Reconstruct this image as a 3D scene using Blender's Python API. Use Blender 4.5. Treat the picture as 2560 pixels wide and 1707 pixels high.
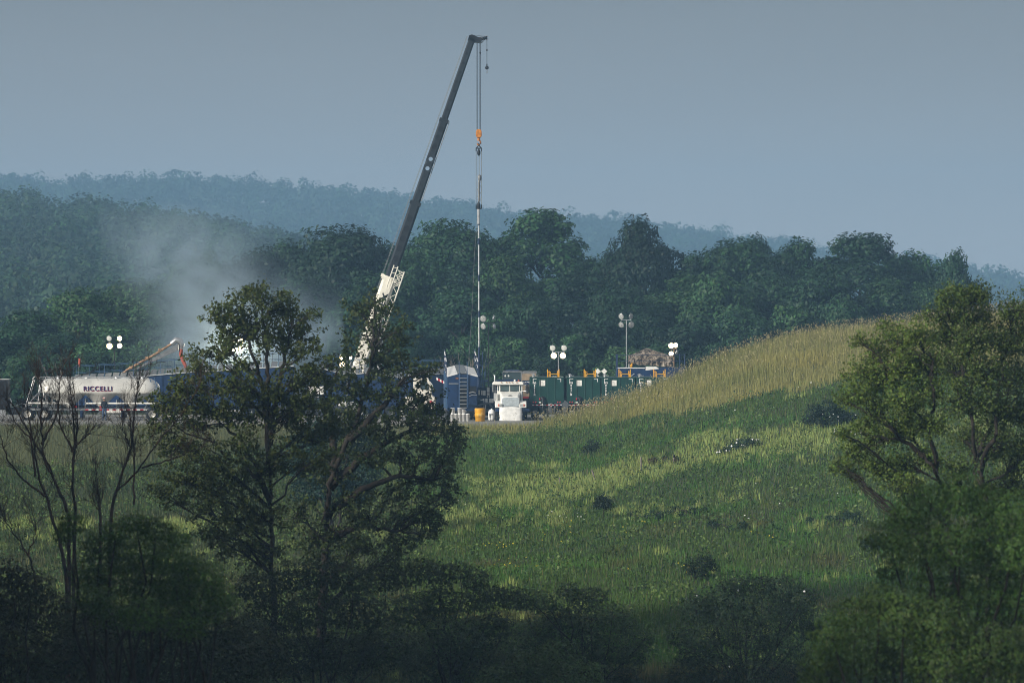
import bpy, bmesh, math, random
import numpy as np
from mathutils import Vector, Matrix, Euler

S = bpy.context.scene
for o in list(bpy.data.objects):
    bpy.data.objects.remove(o)
COL = S.collection
R = math.radians

# ------------------------------------------------------------------ camera
LENS = 200.0
K = LENS / 36.0 * 2560.0          # photograph pixels per metre at one metre
CAM_H = 6.1
cd = bpy.data.cameras.new("camera")
cam = bpy.data.objects.new("camera", cd)
COL.objects.link(cam)
cam.location = (0, 0, CAM_H)
cam.rotation_euler = (R(90), 0, 0)
cd.lens = LENS
cd.sensor_width = 36
cd.clip_start = 1
cd.clip_end = 8000
cd.dof.use_dof = True
cd.dof.focus_distance = 430
cd.dof.aperture_fstop = 3.6
S.camera = cam

# ------------------------------------------------------------------ sky and sun
SUN_EL, SUN_AZ = 21.0, 230.0      # azimuth clockwise from +Y
w = bpy.data.worlds.new("World")
S.world = w
w.use_nodes = True
nt = w.node_tree
nt.nodes.clear()
sky = nt.nodes.new("ShaderNodeTexSky")
sky.sky_type = 'NISHITA'
sky.sun_disc = False
sky.sun_elevation = R(SUN_EL)
sky.sun_rotation = R(SUN_AZ)
sky.air_density = 1.0
sky.dust_density = 3.0
sky.ozone_density = 3.0
mixn = nt.nodes.new("ShaderNodeMix")
mixn.data_type = 'RGBA'
mixn.inputs[0].default_value = 0.88
mixn.inputs[7].default_value = (2.95, 3.12, 3.25, 1)   # the even grey blue overcast layer
bg = nt.nodes.new("ShaderNodeBackground")
bg.inputs[1].default_value = 0.085
wo = nt.nodes.new("ShaderNodeOutputWorld")
# overcast: a shade darker above than in the bright strip over the hills, with faint uneven cloud
tcw = nt.nodes.new("ShaderNodeTexCoord"); spw = nt.nodes.new("ShaderNodeSeparateXYZ"); nt.links.new(tcw.outputs["Generated"], spw.inputs[0])
crw = nt.nodes.new("ShaderNodeValToRGB"); nt.links.new(spw.outputs[2], crw.inputs["Fac"])
els = crw.color_ramp.elements
els[0].position = 0.0; els[0].color = (.94, .97, 1.0, 1); els[1].position = 1.0; els[1].color = (.80, .80, .80, 1)
for _p, _c in ((.020, (.86, .87, .89)), (.042, (.61, .615, .63)), (.062, (.435, .44, .455)), (.25, (.66, .67, .68))):
    _e = els.new(_p); _e.color = (*_c, 1)
mpw = nt.nodes.new("ShaderNodeMapping"); mpw.inputs["Scale"].default_value = (9, 9, 45); nt.links.new(tcw.outputs["Generated"], mpw.inputs[0])
nzw = nt.nodes.new("ShaderNodeTexNoise"); nzw.inputs["Scale"].default_value = 1.6; nzw.inputs["Detail"].default_value = 4; nt.links.new(mpw.outputs[0], nzw.inputs["Vector"])
mrw = nt.nodes.new("ShaderNodeMapRange"); mrw.inputs[3].default_value = 3.62; mrw.inputs[4].default_value = 4.02; nt.links.new(nzw.outputs["Fac"], mrw.inputs[0])
vmw = nt.nodes.new("ShaderNodeVectorMath"); vmw.operation = 'SCALE'; nt.links.new(crw.outputs["Color"], vmw.inputs[0]); nt.links.new(mrw.outputs[0], vmw.inputs["Scale"])
nt.links.new(vmw.outputs[0], mixn.inputs[7])
nt.links.new(sky.outputs[0], mixn.inputs[6])
nt.links.new(mixn.outputs[2], bg.inputs[0])
nt.links.new(bg.outputs[0], wo.inputs[0])

sd = bpy.data.lights.new("sun", 'SUN')
sd.energy = 3.2
sd.angle = R(12)
sd.color = (1.0, 0.94, 0.82)
sun = bpy.data.objects.new("sun", sd)
COL.objects.link(sun)
_v = Vector((math.sin(R(SUN_AZ)) * math.cos(R(SUN_EL)), math.cos(R(SUN_AZ)) * math.cos(R(SUN_EL)), math.sin(R(SUN_EL))))
sun.rotation_euler = _v.to_track_quat('Z', 'Y').to_euler()
sun.location = (-60, -40, 120)

vs = S.view_settings
vs.view_transform = 'Standard'
vs.look = 'None'
vs.exposure = 0.68
vs.gamma = 1.0
vs.use_curve_mapping = False
cy = S.cycles
cy.max_bounces = 6
cy.diffuse_bounces = 2
cy.glossy_bounces = 2
cy.transmission_bounces = 3
cy.volume_bounces = 0
cy.transparent_max_bounces = 4
cy.use_denoising = True
cy.filter_width = 1.0
cy.volume_step_rate = 2.0
cy.volume_max_steps = 96

# ------------------------------------------------------------------ little helpers
def X(px, d): return (px - 1280.0) * d / K
def Z(py, d): return CAM_H - (py - 853.5) * d / K
def W(px, py, d): return Vector((X(px, d), d, Z(py, d)))

def hash2(ix, iy, seed):
    n = (ix.astype(np.int64) * 374761393 + iy.astype(np.int64) * 668265263 + seed * 1274126177) & 0xffffffff
    n = ((n ^ (n >> 13)) * 1274126177) & 0xffffffff
    return ((n ^ (n >> 16)) & 0xffff) / 65535.0
def vnoise(x, y, seed=0):
    x = np.asarray(x, float); y = np.asarray(y, float)
    ix = np.floor(x); iy = np.floor(y)
    fx = x - ix; fy = y - iy
    fx = fx * fx * (3 - 2 * fx); fy = fy * fy * (3 - 2 * fy)
    a = hash2(ix, iy, seed); b = hash2(ix + 1, iy, seed)
    c = hash2(ix, iy + 1, seed); d = hash2(ix + 1, iy + 1, seed)
    return (a * (1 - fx) + b * fx) * (1 - fy) + (c * (1 - fx) + d * fx) * fy
def fbm(x, y, seed=0, o=3):
    s = 0; a = 1; t = 0
    for k in range(o):
        s = s + a * vnoise(np.asarray(x) * 2 ** k, np.asarray(y) * 2 ** k, seed + k * 17); t += a; a *= .5
    return s / t
def sstep(a, b, x):
    t = np.clip((np.asarray(x, float) - a) / (b - a), 0, 1)
    return t * t * (3 - 2 * t)

def mesh_np(name, V, F, col=None, smooth=False):
    V = np.ascontiguousarray(V, dtype=np.float32); F = np.ascontiguousarray(F, dtype=np.int32)
    me = bpy.data.meshes.new(name)
    me.vertices.add(len(V)); me.vertices.foreach_set("co", V.ravel())
    k = F.shape[1]
    me.loops.add(F.size); me.loops.foreach_set("vertex_index", F.ravel())
    me.polygons.add(len(F))
    me.polygons.foreach_set("loop_start", np.arange(0, F.size, k, dtype=np.int32))
    me.polygons.foreach_set("loop_total", np.full(len(F), k, dtype=np.int32))
    if smooth: me.polygons.foreach_set("use_smooth", np.ones(len(F), dtype=bool))
    me.update(calc_edges=True)
    if col is not None:
        at = me.color_attributes.new("Col", 'FLOAT_COLOR', 'POINT')
        c = np.ones((len(V), 4), dtype=np.float32); c[:, :3] = col
        at.data.foreach_set("color", c.ravel())
    return me
def link(name, me, mat=None, parent=None):
    o = bpy.data.objects.new(name, me)
    COL.objects.link(o)
    if mat is not None and len(me.materials) == 0: me.materials.append(mat)
    if parent is not None: o.parent = parent
    return o
def tag(o, label=None, cat=None, group=None, kind=None):
    if label: o["label"] = label
    if cat: o["category"] = cat
    if group: o["group"] = group
    if kind: o["kind"] = kind
    return o
def thing(name, label, cat, loc=(0, 0, 0), rz=0.0, group=None):
    o = bpy.data.objects.new(name, None)
    o.empty_display_size = .3
    COL.objects.link(o)
    o.location = loc
    o.rotation_euler = (0, 0, rz)
    return tag(o, label, cat, group)

# ------------------------------------------------------------------ materials
def mat(name, col, rough=.6, metal=0.0, spec=.3, noise=0.0, nscale=3.0, dirt=None, bump=0.0, emit=None, estr=0):
    m = bpy.data.materials.new(name); m.use_nodes = True
    t = m.node_tree; b = t.nodes["Principled BSDF"]
    b.inputs["Base Color"].default_value = (*col, 1)
    b.inputs["Roughness"].default_value = rough
    b.inputs["Metallic"].default_value = metal
    b.inputs["Specular IOR Level"].default_value = spec
    if noise or dirt or bump:
        tc = t.nodes.new("ShaderNodeTexCoord")
        n = t.nodes.new("ShaderNodeTexNoise"); n.inputs["Scale"].default_value = nscale; n.inputs["Detail"].default_value = 5
        t.links.new(tc.outputs["Object"], n.inputs["Vector"])
        r = t.nodes.new("ShaderNodeValToRGB")
        d = dirt or tuple(c * (1 - noise) for c in col)
        hi = tuple(min(1, c * (1 + noise * .5)) for c in col)
        r.color_ramp.elements[0].position = .34; r.color_ramp.elements[0].color = (*d, 1)
        r.color_ramp.elements[1].position = .62; r.color_ramp.elements[1].color = (*hi, 1)
        t.links.new(n.outputs["Fac"], r.inputs["Fac"])
        if noise or dirt: t.links.new(r.outputs["Color"], b.inputs["Base Color"])
        if bump:
            bn = t.nodes.new("ShaderNodeBump"); bn.inputs["Strength"].default_value = bump; bn.inputs["Distance"].default_value = .05
            t.links.new(n.outputs["Fac"], bn.inputs["Height"]); t.links.new(bn.outputs["Normal"], b.inputs["Normal"])
    if emit:
        b.inputs["Emission Color"].default_value = (*emit, 1); b.inputs["Emission Strength"].default_value = estr
    return m
def leaf_mat(name, trans=.25, tint=(1, 1, 1), rough=.55, spec=.25):
    m = bpy.data.materials.new(name); m.use_nodes = True
    t = m.node_tree; b = t.nodes["Principled BSDF"]; out = t.nodes["Material Output"]
    a = t.nodes.new("ShaderNodeAttribute"); a.attribute_name = "Col"
    b.inputs["Roughness"].default_value = rough; b.inputs["Specular IOR Level"].default_value = spec
    t.links.new(a.outputs["Color"], b.inputs["Base Color"])
    tr = t.nodes.new("ShaderNodeBsdfTranslucent")
    mx = t.nodes.new("ShaderNodeMixShader"); mx.inputs[0].default_value = trans
    t.links.new(a.outputs["Color"], tr.inputs["Color"])
    t.links.new(b.outputs[0], mx.inputs[1]); t.links.new(tr.outputs[0], mx.inputs[2]); t.links.new(mx.outputs[0], out.inputs["Surface"])
    return m

LEAF = leaf_mat("leaf")
WOODLEAF = leaf_mat("wood_leaf")
_t = WOODLEAF.node_tree; _a = [n for n in _t.nodes if n.type == 'ATTRIBUTE'][0]      # each tree its own green
_oi = _t.nodes.new("ShaderNodeObjectInfo"); _hs = _t.nodes.new("ShaderNodeHueSaturation")
_m1 = _t.nodes.new("ShaderNodeMapRange"); _m1.inputs[3].default_value = .52; _m1.inputs[4].default_value = 1.55
_m2 = _t.nodes.new("ShaderNodeMapRange"); _m2.inputs[3].default_value = .535; _m2.inputs[4].default_value = .465
_t.links.new(_oi.outputs["Random"], _m1.inputs[0]); _t.links.new(_oi.outputs["Random"], _m2.inputs[0])
_t.links.new(_m1.outputs[0], _hs.inputs["Value"]); _t.links.new(_m2.outputs[0], _hs.inputs["Hue"]); _t.links.new(_a.outputs["Color"], _hs.inputs["Color"])
for _n in _t.nodes:
    if _n.type == 'BSDF_PRINCIPLED': _t.links.new(_hs.outputs[0], _n.inputs["Base Color"])
    if _n.type == 'BSDF_TRANSLUCENT': _t.links.new(_hs.outputs[0], _n.inputs["Color"])
GRASS = leaf_mat("grass_blade", .3, spec=.1)
BARK = mat("bark", (.028, .023, .019), .9, noise=.5, nscale=6, bump=.4)
BARK_RED = mat("dead_bark", (.060, .036, .026), .9, noise=.6, nscale=2.2, dirt=(.018, .015, .014))
BARK_PALE = mat("pale_bark", (.17, .15, .13), .9, noise=.4, nscale=4)
WHITE = mat("white_paint", (.80, .79, .75), .35, noise=.10, nscale=2.5)
WHITE_CRANE = mat("cream_white_paint", (.78, .75, .66), .45, noise=.15, nscale=1.5)
WHITE_PLASTIC = mat("white_plastic", (.80, .80, .80), .45, noise=.10, nscale=4)
WHITE_SHEET = mat("white_sheet", (.78, .78, .77), .7, noise=.14, nscale=3, bump=.3)
BLUE = mat("blue_paint", (.007, .028, .090), .38, spec=.5, noise=.3, nscale=1.6)
BLUE_LT = mat("pale_blue_steel", (.045, .10, .20), .4, spec=.5, noise=.2)
NAVY = mat("navy_paint", (.008, .022, .065), .45, noise=.3)
GREEN = mat("green_tank_paint", (.004, .040, .032), .42, spec=.4, noise=.22, nscale=1.2)
YELLOW = mat("yellow_paint", (.72, .36, .02), .45, noise=.2)
ORANGE = mat("orange_paint", (.55, .20, .02), .5, noise=.35, nscale=5)
REDHOSE = mat("red_hose", (.36, .085, .05), .6, noise=.2)
RED = mat("red_reflector", (.45, .02, .03), .3)
STEEL = mat("bright_steel", (.62, .63, .64), .32, .9, noise=.2, nscale=3)
ALU = mat("brushed_aluminium", (.80, .78, .73), .36, .45, noise=.18, nscale=.9)
ROOFMET = mat("pale_roof_metal", (.62, .64, .66), .5, .3, noise=.25, nscale=2)
GREY = mat("grey_steel", (.20, .21, .22), .5, .3, noise=.3)
BOOMGREY = mat("dark_grey_boom_paint", (.019, .023, .028), .4, .2, spec=.5, noise=.25, nscale=1.2)
DARK = mat("dark_steel", (.018, .019, .022), .5, .3, noise=.3)
BLACK = mat("black_rubber", (.012, .012, .013), .8, noise=.3)
RUST = mat("rusty_pipe", (.36, .23, .14), .7, .2, noise=.55, nscale=5)
TANWOOD = mat("tan_board", (.34, .26, .18), .8, noise=.3, nscale=2)
GLASS = mat("vehicle_glass", (.05, .075, .08), .08, 0, spec=.8)
GLASS_LT = mat("grey_green_windscreen", (.075, .105, .105), .15, 0, spec=.8, noise=.25, nscale=1.2)
DENIM = mat("denim", (.07, .11, .20), .9, noise=.2)
SHIRT = mat("dark_shirt", (.012, .014, .022), .9)
SKIN = mat("skin", (.42, .25, .17), .6)
LAMP_ON = mat("lit_lamp", (1, .95, .8), .4, emit=(1, .90, .66), estr=14)
LAMP_WARM = mat("warm_lit_lamp", (1, .9, .7), .4, emit=(1, .84, .62), estr=12)
LAMP_RIM = mat("lamp_rim_glow", (1, .8, .4), .4, emit=(1, .72, .34), estr=2.2)
LAMP_OFF = mat("unlit_lamp_glass", (.55, .56, .55), .25, .3, noise=.4, nscale=9)
LAMP_DIM = mat("dim_lamp_glass", (.75, .75, .7), .3, emit=(1, .95, .8), estr=.03)
LETTER_NAVY = mat("navy_lettering", (.015, .02, .10), .5)
LETTER_RED = mat("red_lettering", (.50, .02, .04), .5)
LETTER_BLACK = mat("black_lettering", (.01, .01, .012), .5)
LETTER_WHITE = mat("white_lettering", (.8, .8, .8), .5)
REFLECT_WHITE = mat("white_reflective_tape", (.75, .75, .75), .4)

# ------------------------------------------------------------------ mesh builder
SPLIT = {'hatch', 'end_ladder', 'landing_leg', 'boss', 'fitting', 'guard_rail', 'marker_lamp', 'tail_lamp', 'corner_mark', 'wiper', 'instrument_panel', 'sheave', 'pillar', 'valve_arm', 'side_lamp', 'headlight', 'air_hose', 'hose_tube', 'top_rail', 'placard', 'recess', 'standpipe', 'sticker', 'handrail', 'stand', 'mirror_arm', 'chassis', 'latch', 'air_cleaner', 'fender', 'axle', 'leg', 'hose', 'trim', 'edge_trim', 'coupling', 'pipe_section', 'cable', 'marker', 'outrigger', 'side_rib', 'ladder', 'ladder_rung', 'rail_cap', 'rear_ladder', 'eye', 'ear', 'post', 'auxiliary_rope', 'vent_cap', 'boom_cable', 'hoist_rope', 'spreader'}
class MB:
    def __init__(s, xf=None):
        s.v = []; s.f = []; s.m = []; s.xf = xf; s.sm = []
    def add(s, vs, fs, m=0, sm=False):
        b = len(s.v)
        for p in vs:
            p = Vector(p)
            s.v.append(s.xf @ p if s.xf else p)
        for f in fs:
            s.f.append([b + i for i in f]); s.m.append(m); s.sm.append(sm)
        return s
    def box(s, x0, x1, y0, y1, z0, z1, m=0, rot=None, c=None):
        vs = [Vector((x, y, z)) for z in (z0, z1) for y in (y0, y1) for x in (x0, x1)]
        if rot is not None:
            c = Vector(c) if c else Vector(((x0 + x1) / 2, (y0 + y1) / 2, (z0 + z1) / 2))
            e = Euler(rot).to_matrix(); vs = [e @ (v - c) + c for v in vs]
        return s.add(vs, [(0, 2, 3, 1), (4, 5, 7, 6), (0, 1, 5, 4), (2, 6, 7, 3), (0, 4, 6, 2), (1, 3, 7, 5)], m)
    def prism(s, poly, y0, y1, m=0):      # poly in x,z, run along y
        n = len(poly)
        vs = [(x, y0, z) for x, z in poly] + [(x, y1, z) for x, z in poly]
        fs = [tuple(range(n)), tuple(range(2 * n - 1, n - 1, -1))]
        fs += [(i, i + n, (i + 1) % n + n, (i + 1) % n) for i in range(n)]
        return s.add(vs, fs, m)
    def prismx(s, poly, x0, x1, m=0):     # poly in y,z, run along x
        n = len(poly)
        vs = [(x0, y, z) for y, z in poly] + [(x1, y, z) for y, z in poly]
        fs = [tuple(range(n)), tuple(range(2 * n - 1, n - 1, -1))]
        fs += [(i, i + n, (i + 1) % n + n, (i + 1) % n) for i in range(n)]
        return s.add(vs, fs, m)
    def tube(s, pts, r, n=8, m=0, cap=True):
        pts = [Vector(p) for p in pts]
        rs = r if isinstance(r, (list, tuple)) else [r] * len(pts)
        rings = []
        for i, p in enumerate(pts):
            t = (pts[min(i + 1, len(pts) - 1)] - pts[max(i - 1, 0)])
            if t.length < 1e-9: t = Vector((0, 0, 1))
            t.normalize()
            a = Vector((0, 0, 1)) if abs(t.z) < .9 else Vector((1, 0, 0))
            u = t.cross(a).normalized(); v = t.cross(u)
            rings.append([p + (u * math.cos(2 * math.pi * k / n) + v * math.sin(2 * math.pi * k / n)) * rs[i] for k in range(n)])
        vs = [q for g in rings for q in g]
        fs = []
        for i in range(len(pts) - 1):
            for k in range(n):
                fs.append((i * n + k, i * n + (k + 1) % n, (i + 1) * n + (k + 1) % n, (i + 1) * n + k))
        s.add(vs, fs, m, True)
        if cap:
            s.add(rings[0], [tuple(range(n - 1, -1, -1))], m); s.add(rings[-1], [tuple(range(n))], m)
        return s
    def lathe(s, prof, c, axis='z', n=20, m=0):
        # prof: (radius, distance along the axis)
        c = Vector(c); vs = []
        for r, h in prof:
            for k in range(n):
                a = 2 * math.pi * k / n; p, q = r * math.cos(a), r * math.sin(a)
                vs.append(c + (Vector((p, q, h)) if axis == 'z' else Vector((p, h, q)) if axis == 'y' else Vector((h, p, q))))
        fs = [(i * n + k, i * n + (k + 1) % n, (i + 1) * n + (k + 1) % n, (i + 1) * n + k) for i in range(len(prof) - 1) for k in range(n)]
        s.add(vs, fs, m, True)
        return s
    def ball(s, c, r, n=12, m=0, sc=(1, 1, 1)):
        c = Vector(c); vs = []; q = n // 2
        for i in range(q + 1):
            th = math.pi * i / q
            for k in range(n):
                ph = 2 * math.pi * k / n
                vs.append(c + Vector((r * math.sin(th) * math.cos(ph) * sc[0], r * math.sin(th) * math.sin(ph) * sc[1], r * math.cos(th) * sc[2])))
        s.add(vs, [(i * n + k, i * n + (k + 1) % n, (i + 1) * n + (k + 1) % n, (i + 1) * n + k) for i in range(q) for k in range(n)], m, True)
        return s
    def quad(s, a, b, c, d, m=0): return s.add([a, b, c, d], [(0, 1, 2, 3)], m)
    def pieces(s):
        """the separate pieces of this builder: touching shapes stay together"""
        n = len(s.v); par = list(range(n))
        def find(a):
            while par[a] != a: par[a] = par[par[a]]; a = par[a]
            return a
        for f in s.f:
            a = find(f[0])
            for b in f[1:]:
                b = find(b)
                if a != b: par[b] = a
        isl = {}
        for i in range(n): isl.setdefault(find(i), []).append(i)
        keys = list(isl)
        bb = {k: (Vector([min(s.v[i][c] for i in isl[k]) - .012 for c in range(3)]), Vector([max(s.v[i][c] for i in isl[k]) + .012 for c in range(3)])) for k in keys}
        g = {k: k for k in keys}
        def gf(a):
            while g[a] != a: a = g[a]
            return a
        for i, a in enumerate(keys):
            for b in keys[:i]:
                if all(bb[a][0][c] < bb[b][1][c] and bb[b][0][c] < bb[a][1][c] for c in range(3)):
                    ra, rb = gf(a), gf(b)
                    if ra != rb: g[ra] = rb
        out = {}
        for k in keys: out.setdefault(gf(k), set()).update(isl[k])
        res = []
        for vsid in out.values():
            q = MB(); idx = sorted(vsid); mp = {v: i for i, v in enumerate(idx)}
            q.v = [s.v[i] for i in idx]
            for f, m_, sm in zip(s.f, s.m, s.sm):
                if f[0] in mp: q.f.append([mp[i] for i in f]); q.m.append(m_); q.sm.append(sm)
            res.append(q)
        return res
    def build(s, name, mats, parent=None, label=None, bevel=0):
        if name in SPLIT and not getattr(s, "whole", False):
            last = None
            for q in s.pieces():
                q.whole = True; last = q.build(name, mats, parent, label, bevel)
            return last
        me = bpy.data.meshes.new(name)
        me.from_pydata([tuple(v) for v in s.v], [], s.f)
        for q in (mats if isinstance(mats, (list, tuple)) else [mats]): me.materials.append(q)
        for p, k, sm in zip(me.polygons, s.m, s.sm):
            p.material_index = k; p.use_smooth = sm
        me.validate(); me.update()
        o = link(name, me, None, parent)
        if label: o["label"] = label
        if bevel:
            b = o.modifiers.new("bevel", 'BEVEL'); b.width = bevel; b.segments = 2; b.limit_method = 'ANGLE'
        return o

_tc = {}
def text_mesh(body, size, ext=.006, bold=.0):
    key = (body, size, ext, bold)
    if key not in _tc:
        cu = bpy.data.curves.new("lettering", 'FONT')
        cu.body = body; cu.size = size; cu.extrude = ext; cu.offset = bold; cu.space_character = 1.12; cu.align_x = 'CENTER'; cu.align_y = 'CENTER'
        ob = bpy.data.objects.new("lettering", cu); COL.objects.link(ob)
        bpy.context.view_layer.update()
        me = bpy.data.meshes.new_from_object(ob)
        bpy.data.objects.remove(ob); bpy.data.curves.remove(cu)
        me.name = "lettering"
        _tc[key] = me
    return _tc[key].copy()
def text(body, size, loc, m, parent, rot=(math.pi / 2, 0, 0), sx=1.0, bold=0.0, name="lettering"):
    me = text_mesh(body, size, .006, bold)
    me.materials.clear()
    o = link(name, me, m, parent)
    o.location = loc; o.rotation_euler = rot; o.scale = (sx, 1, 1)
    return o

def copy_tree(o, parent=None):
    c = o.copy(); COL.objects.link(c)
    if parent: c.parent = parent
    for ch in [q for q in bpy.data.objects if q.parent == o]:
        copy_tree(ch, c)
    return c

# ------------------------------------------------------------------ the lie of the land
CREST_D = 405.0
_cp = np.array([-400, 0, 1100, 1180, 1260, 1330, 1420, 1480, 1560, 1680, 1800, 1900, 2000, 2100, 2200, 2330, 2450, 2560, 2900], float)
_cy = np.array([1068, 1068, 1068, 1068, 1068, 1066, 1050, 1028, 1002, 953, 902, 870, 846, 834, 823, 808, 795, 785, 760], float)
_cx = (_cp - 1280) * CREST_D / K
_cz = CAM_H - (_cy - 853.5) * CREST_D / K
_by = np.array([-90, -40, 0, 30, 60, 110, 160, 200, 230, 320, 380, 405, 408], float)
_bz = np.array([13, 8.0, 4.4, 2.4, -.6, -5, -8.3, -8.2, -6.9, -3.3, -.95, -.05, 0], float)
_mp = np.array([-900, -400, 0, 300, 500, 640, 830, 1000, 1200, 1500], float)
_my = np.array([400, 440, 468, 496, 520, 552, 588, 650, 760, 880], float)
_mx = (_mp - 1280) * 1500 / K
_mz = CAM_H - (_my - 853.5) * 1500 / K - 16
_rp = np.array([-1500, -300, 0, 100, 200, 300, 480, 600, 700, 830, 900, 1000, 1100, 1200, 1400, 1560, 1640, 1760, 1840, 1900, 2200, 2440, 2500, 2560, 3000, 4000], float)
_ry = np.array([430, 455, 458, 453, 465, 458, 446, 463, 468, 478, 491, 500, 514, 528, 552, 556, 572, 588, 602, 612, 650, 690, 706, 722, 760, 800], float)
_rx = (_rp - 1280) * 3200 / K
_rz = CAM_H - (_ry - 853.5) * 3200 / K - 12
def ground_z(x, y):
    x = np.asarray(x, float); y = np.asarray(y, float)
    zb = np.interp(y, _by, _bz)
    zc = np.interp(x, _cx, _cz)
    s = CREST_D - y
    front = np.clip(1 - s / 185, 0, 1); front = front * front * (3 - 2 * front) * .45 + front * .55
    fall = 14 + np.clip(x - 12, 0, 30) * 2.0
    back = 1 - sstep(0, 1, (y - CREST_D) / fall)
    m = np.maximum(zc, 0) * np.where(s >= 0, front, back)
    z = zb + m
    z = z + (fbm(x / 9, y / 9, 3) - .5) * .55 * sstep(215, 240, y) * (1 - sstep(385, 404, y))
    mid = np.interp(x, _mx, _mz)
    z = z + np.maximum(mid, 0) * sstep(760, 1510, y) * (1 - sstep(1510, 1950, y))
    z = z + (np.interp(x, _rx, _rz)) * sstep(2300, 3200, y) * (1 - .5 * sstep(3250, 3800, y))
    return z
def gz(x, y): return float(ground_z(np.array([x]), np.array([y]))[0])
_dd = np.arange(205, 425, .25)
def hit(px, py):
    xs = (px - 1280) * _dd / K; zr = CAM_H - (py - 853.5) * _dd / K
    g = ground_z(xs, _dd)
    k = int(np.argmax(g >= zr))
    return Vector((xs[k], _dd[k], g[k]))

def lines(segs):
    out = []
    for a, b, n in segs: out += list(np.linspace(a, b, n, endpoint=False))
    return np.array(out + [segs[-1][1]])
gx = lines([(-1000, -130, 34), (-130, -46, 24), (-46, 46, 110), (46, 130, 24), (130, 1000, 34)])
gy = lines([(-85, 200, 40), (200, 425, 260), (425, 640, 30), (640, 1600, 70), (1600, 3450, 80)])
GX, GY = np.meshgrid(gx, gy)
GZ = ground_z(GX, GY)
nx = len(gx); ny = len(gy)
V = np.stack([GX.ravel(), GY.ravel(), GZ.ravel()], 1)
ii = (np.arange(ny - 1)[:, None] * nx + np.arange(nx - 1)[None]).ravel()
F = np.stack([ii, ii + 1, ii + nx + 1, ii + nx], 1)
soil = mat("turf_soil", (.045, .055, .022), .95, noise=.5, nscale=.35, dirt=(.03, .045, .018))
tag(link("ground", mesh_np("ground", V, F, smooth=True), soil), "grassy hillside falling towards a hollow in the foreground", "ground", kind="structure")

gravel = mat("gravel", (.26, .255, .24), .95, noise=.45, nscale=2.5, bump=.8)
px_ = lines([(-44, 46, 90)]); py_ = lines([(409.0, 474, 70)])
PX, PY = np.meshgrid(px_, py_)
# the pad's near edge wanders a little
PYe = PY + (fbm(PX / 5, PX * 0, 9) - .5) * 2.4 * (1 - sstep(409, 416, PY))
PZ = np.maximum(ground_z(PX, PYe), 0) + .025 + (fbm(PX / 1.5, PYe / 1.5, 4) - .5) * .06
V = np.stack([PX.ravel(), PYe.ravel(), PZ.ravel()], 1)
nx = len(px_); ny = len(py_)
ii = (np.arange(ny - 1)[:, None] * nx + np.arange(nx - 1)[None]).ravel()
tag(link("gravel_pad", mesh_np("gravel_pad", V, np.stack([ii, ii + 1, ii + nx + 1, ii + nx], 1), smooth=True), gravel), "grey gravel work pad under the trucks and tanks", "gravel", kind="structure")

# ------------------------------------------------------------------ foliage generators (numpy)
def unit(v): return v / np.maximum(np.linalg.norm(v, axis=-1, keepdims=True), 1e-9)
def leaf_quads(C, N, size, rng, asp=.55):
    n = len(C)
    r = rng.normal(size=(n, 3))
    U = unit(np.cross(N, r)); Vv = np.cross(N, U)
    L = (size * rng.uniform(.65, 1.35, n))[:, None]
    tip = C + U * L * .5 - N * L * .10; base = C - U * L * .5 - N * L * .06
    a = C + Vv * L * asp * .5 + N * L * .05; b = C - Vv * L * asp * .5 + N * L * .05
    P = np.stack([base, a, tip, b], 1).reshape(-1, 3)
    return P, np.arange(4 * n).reshape(-1, 4)
def leaf_cols(n, base, rng, var=.35, hue=.15):
    c = np.array(base)[None] * (1 + rng.uniform(-var, var, n))[:, None]
    c = c * (1 + rng.uniform(-hue, hue, (n, 3)))
    return np.repeat(np.clip(c, .004, 1), 4, 0)
def tubes_np(paths, sides=5):
    Vs = []; Fs = []; b = 0
    ang = np.arange(sides) * 2 * np.pi / sides
    ca, sa = np.cos(ang), np.sin(ang)
    for P, r in paths:
        P = np.asarray(P, float); r = np.asarray(r, float); n = len(P)
        T = np.gradient(P, axis=0); T = unit(T)
        A = np.where(np.abs(T[:, 2:3]) < .9, np.array([[0, 0, 1.]]), np.array([[1., 0, 0]]))
        U = unit(np.cross(T, A)); Q = np.cross(T, U)
        ring = P[:, None] + (U[:, None] * ca[None, :, None] + Q[:, None] * sa[None, :, None]) * r[:, None, None]
        Vs.append(ring.reshape(-1, 3))
        i = (np.arange(n - 1)[:, None] * sides + np.arange(sides)[None]).ravel()
        j = (np.arange(n - 1)[:, None] * sides + (np.arange(sides)[None] + 1) % sides).ravel()
        Fs.append(np.stack([i, j, j + sides, i + sides], 1) + b); b += n * sides
    return np.concatenate(Vs), np.concatenate(Fs)
def bend(p0, p1, rng, n=6, j=.08, up=.1):
    p0 = np.asarray(p0, float); p1 = np.asarray(p1, float)
    t = np.linspace(0, 1, n)[:, None]
    L = np.linalg.norm(p1 - p0)
    off = rng.normal(size=3) * j * L; off[2] += up * L
    P = p0 + (p1 - p0) * t + off * (t * (1 - t) * 2)
    P[1:-1] += rng.normal(size=(n - 2, 3)) * L * .02
    return P

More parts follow.
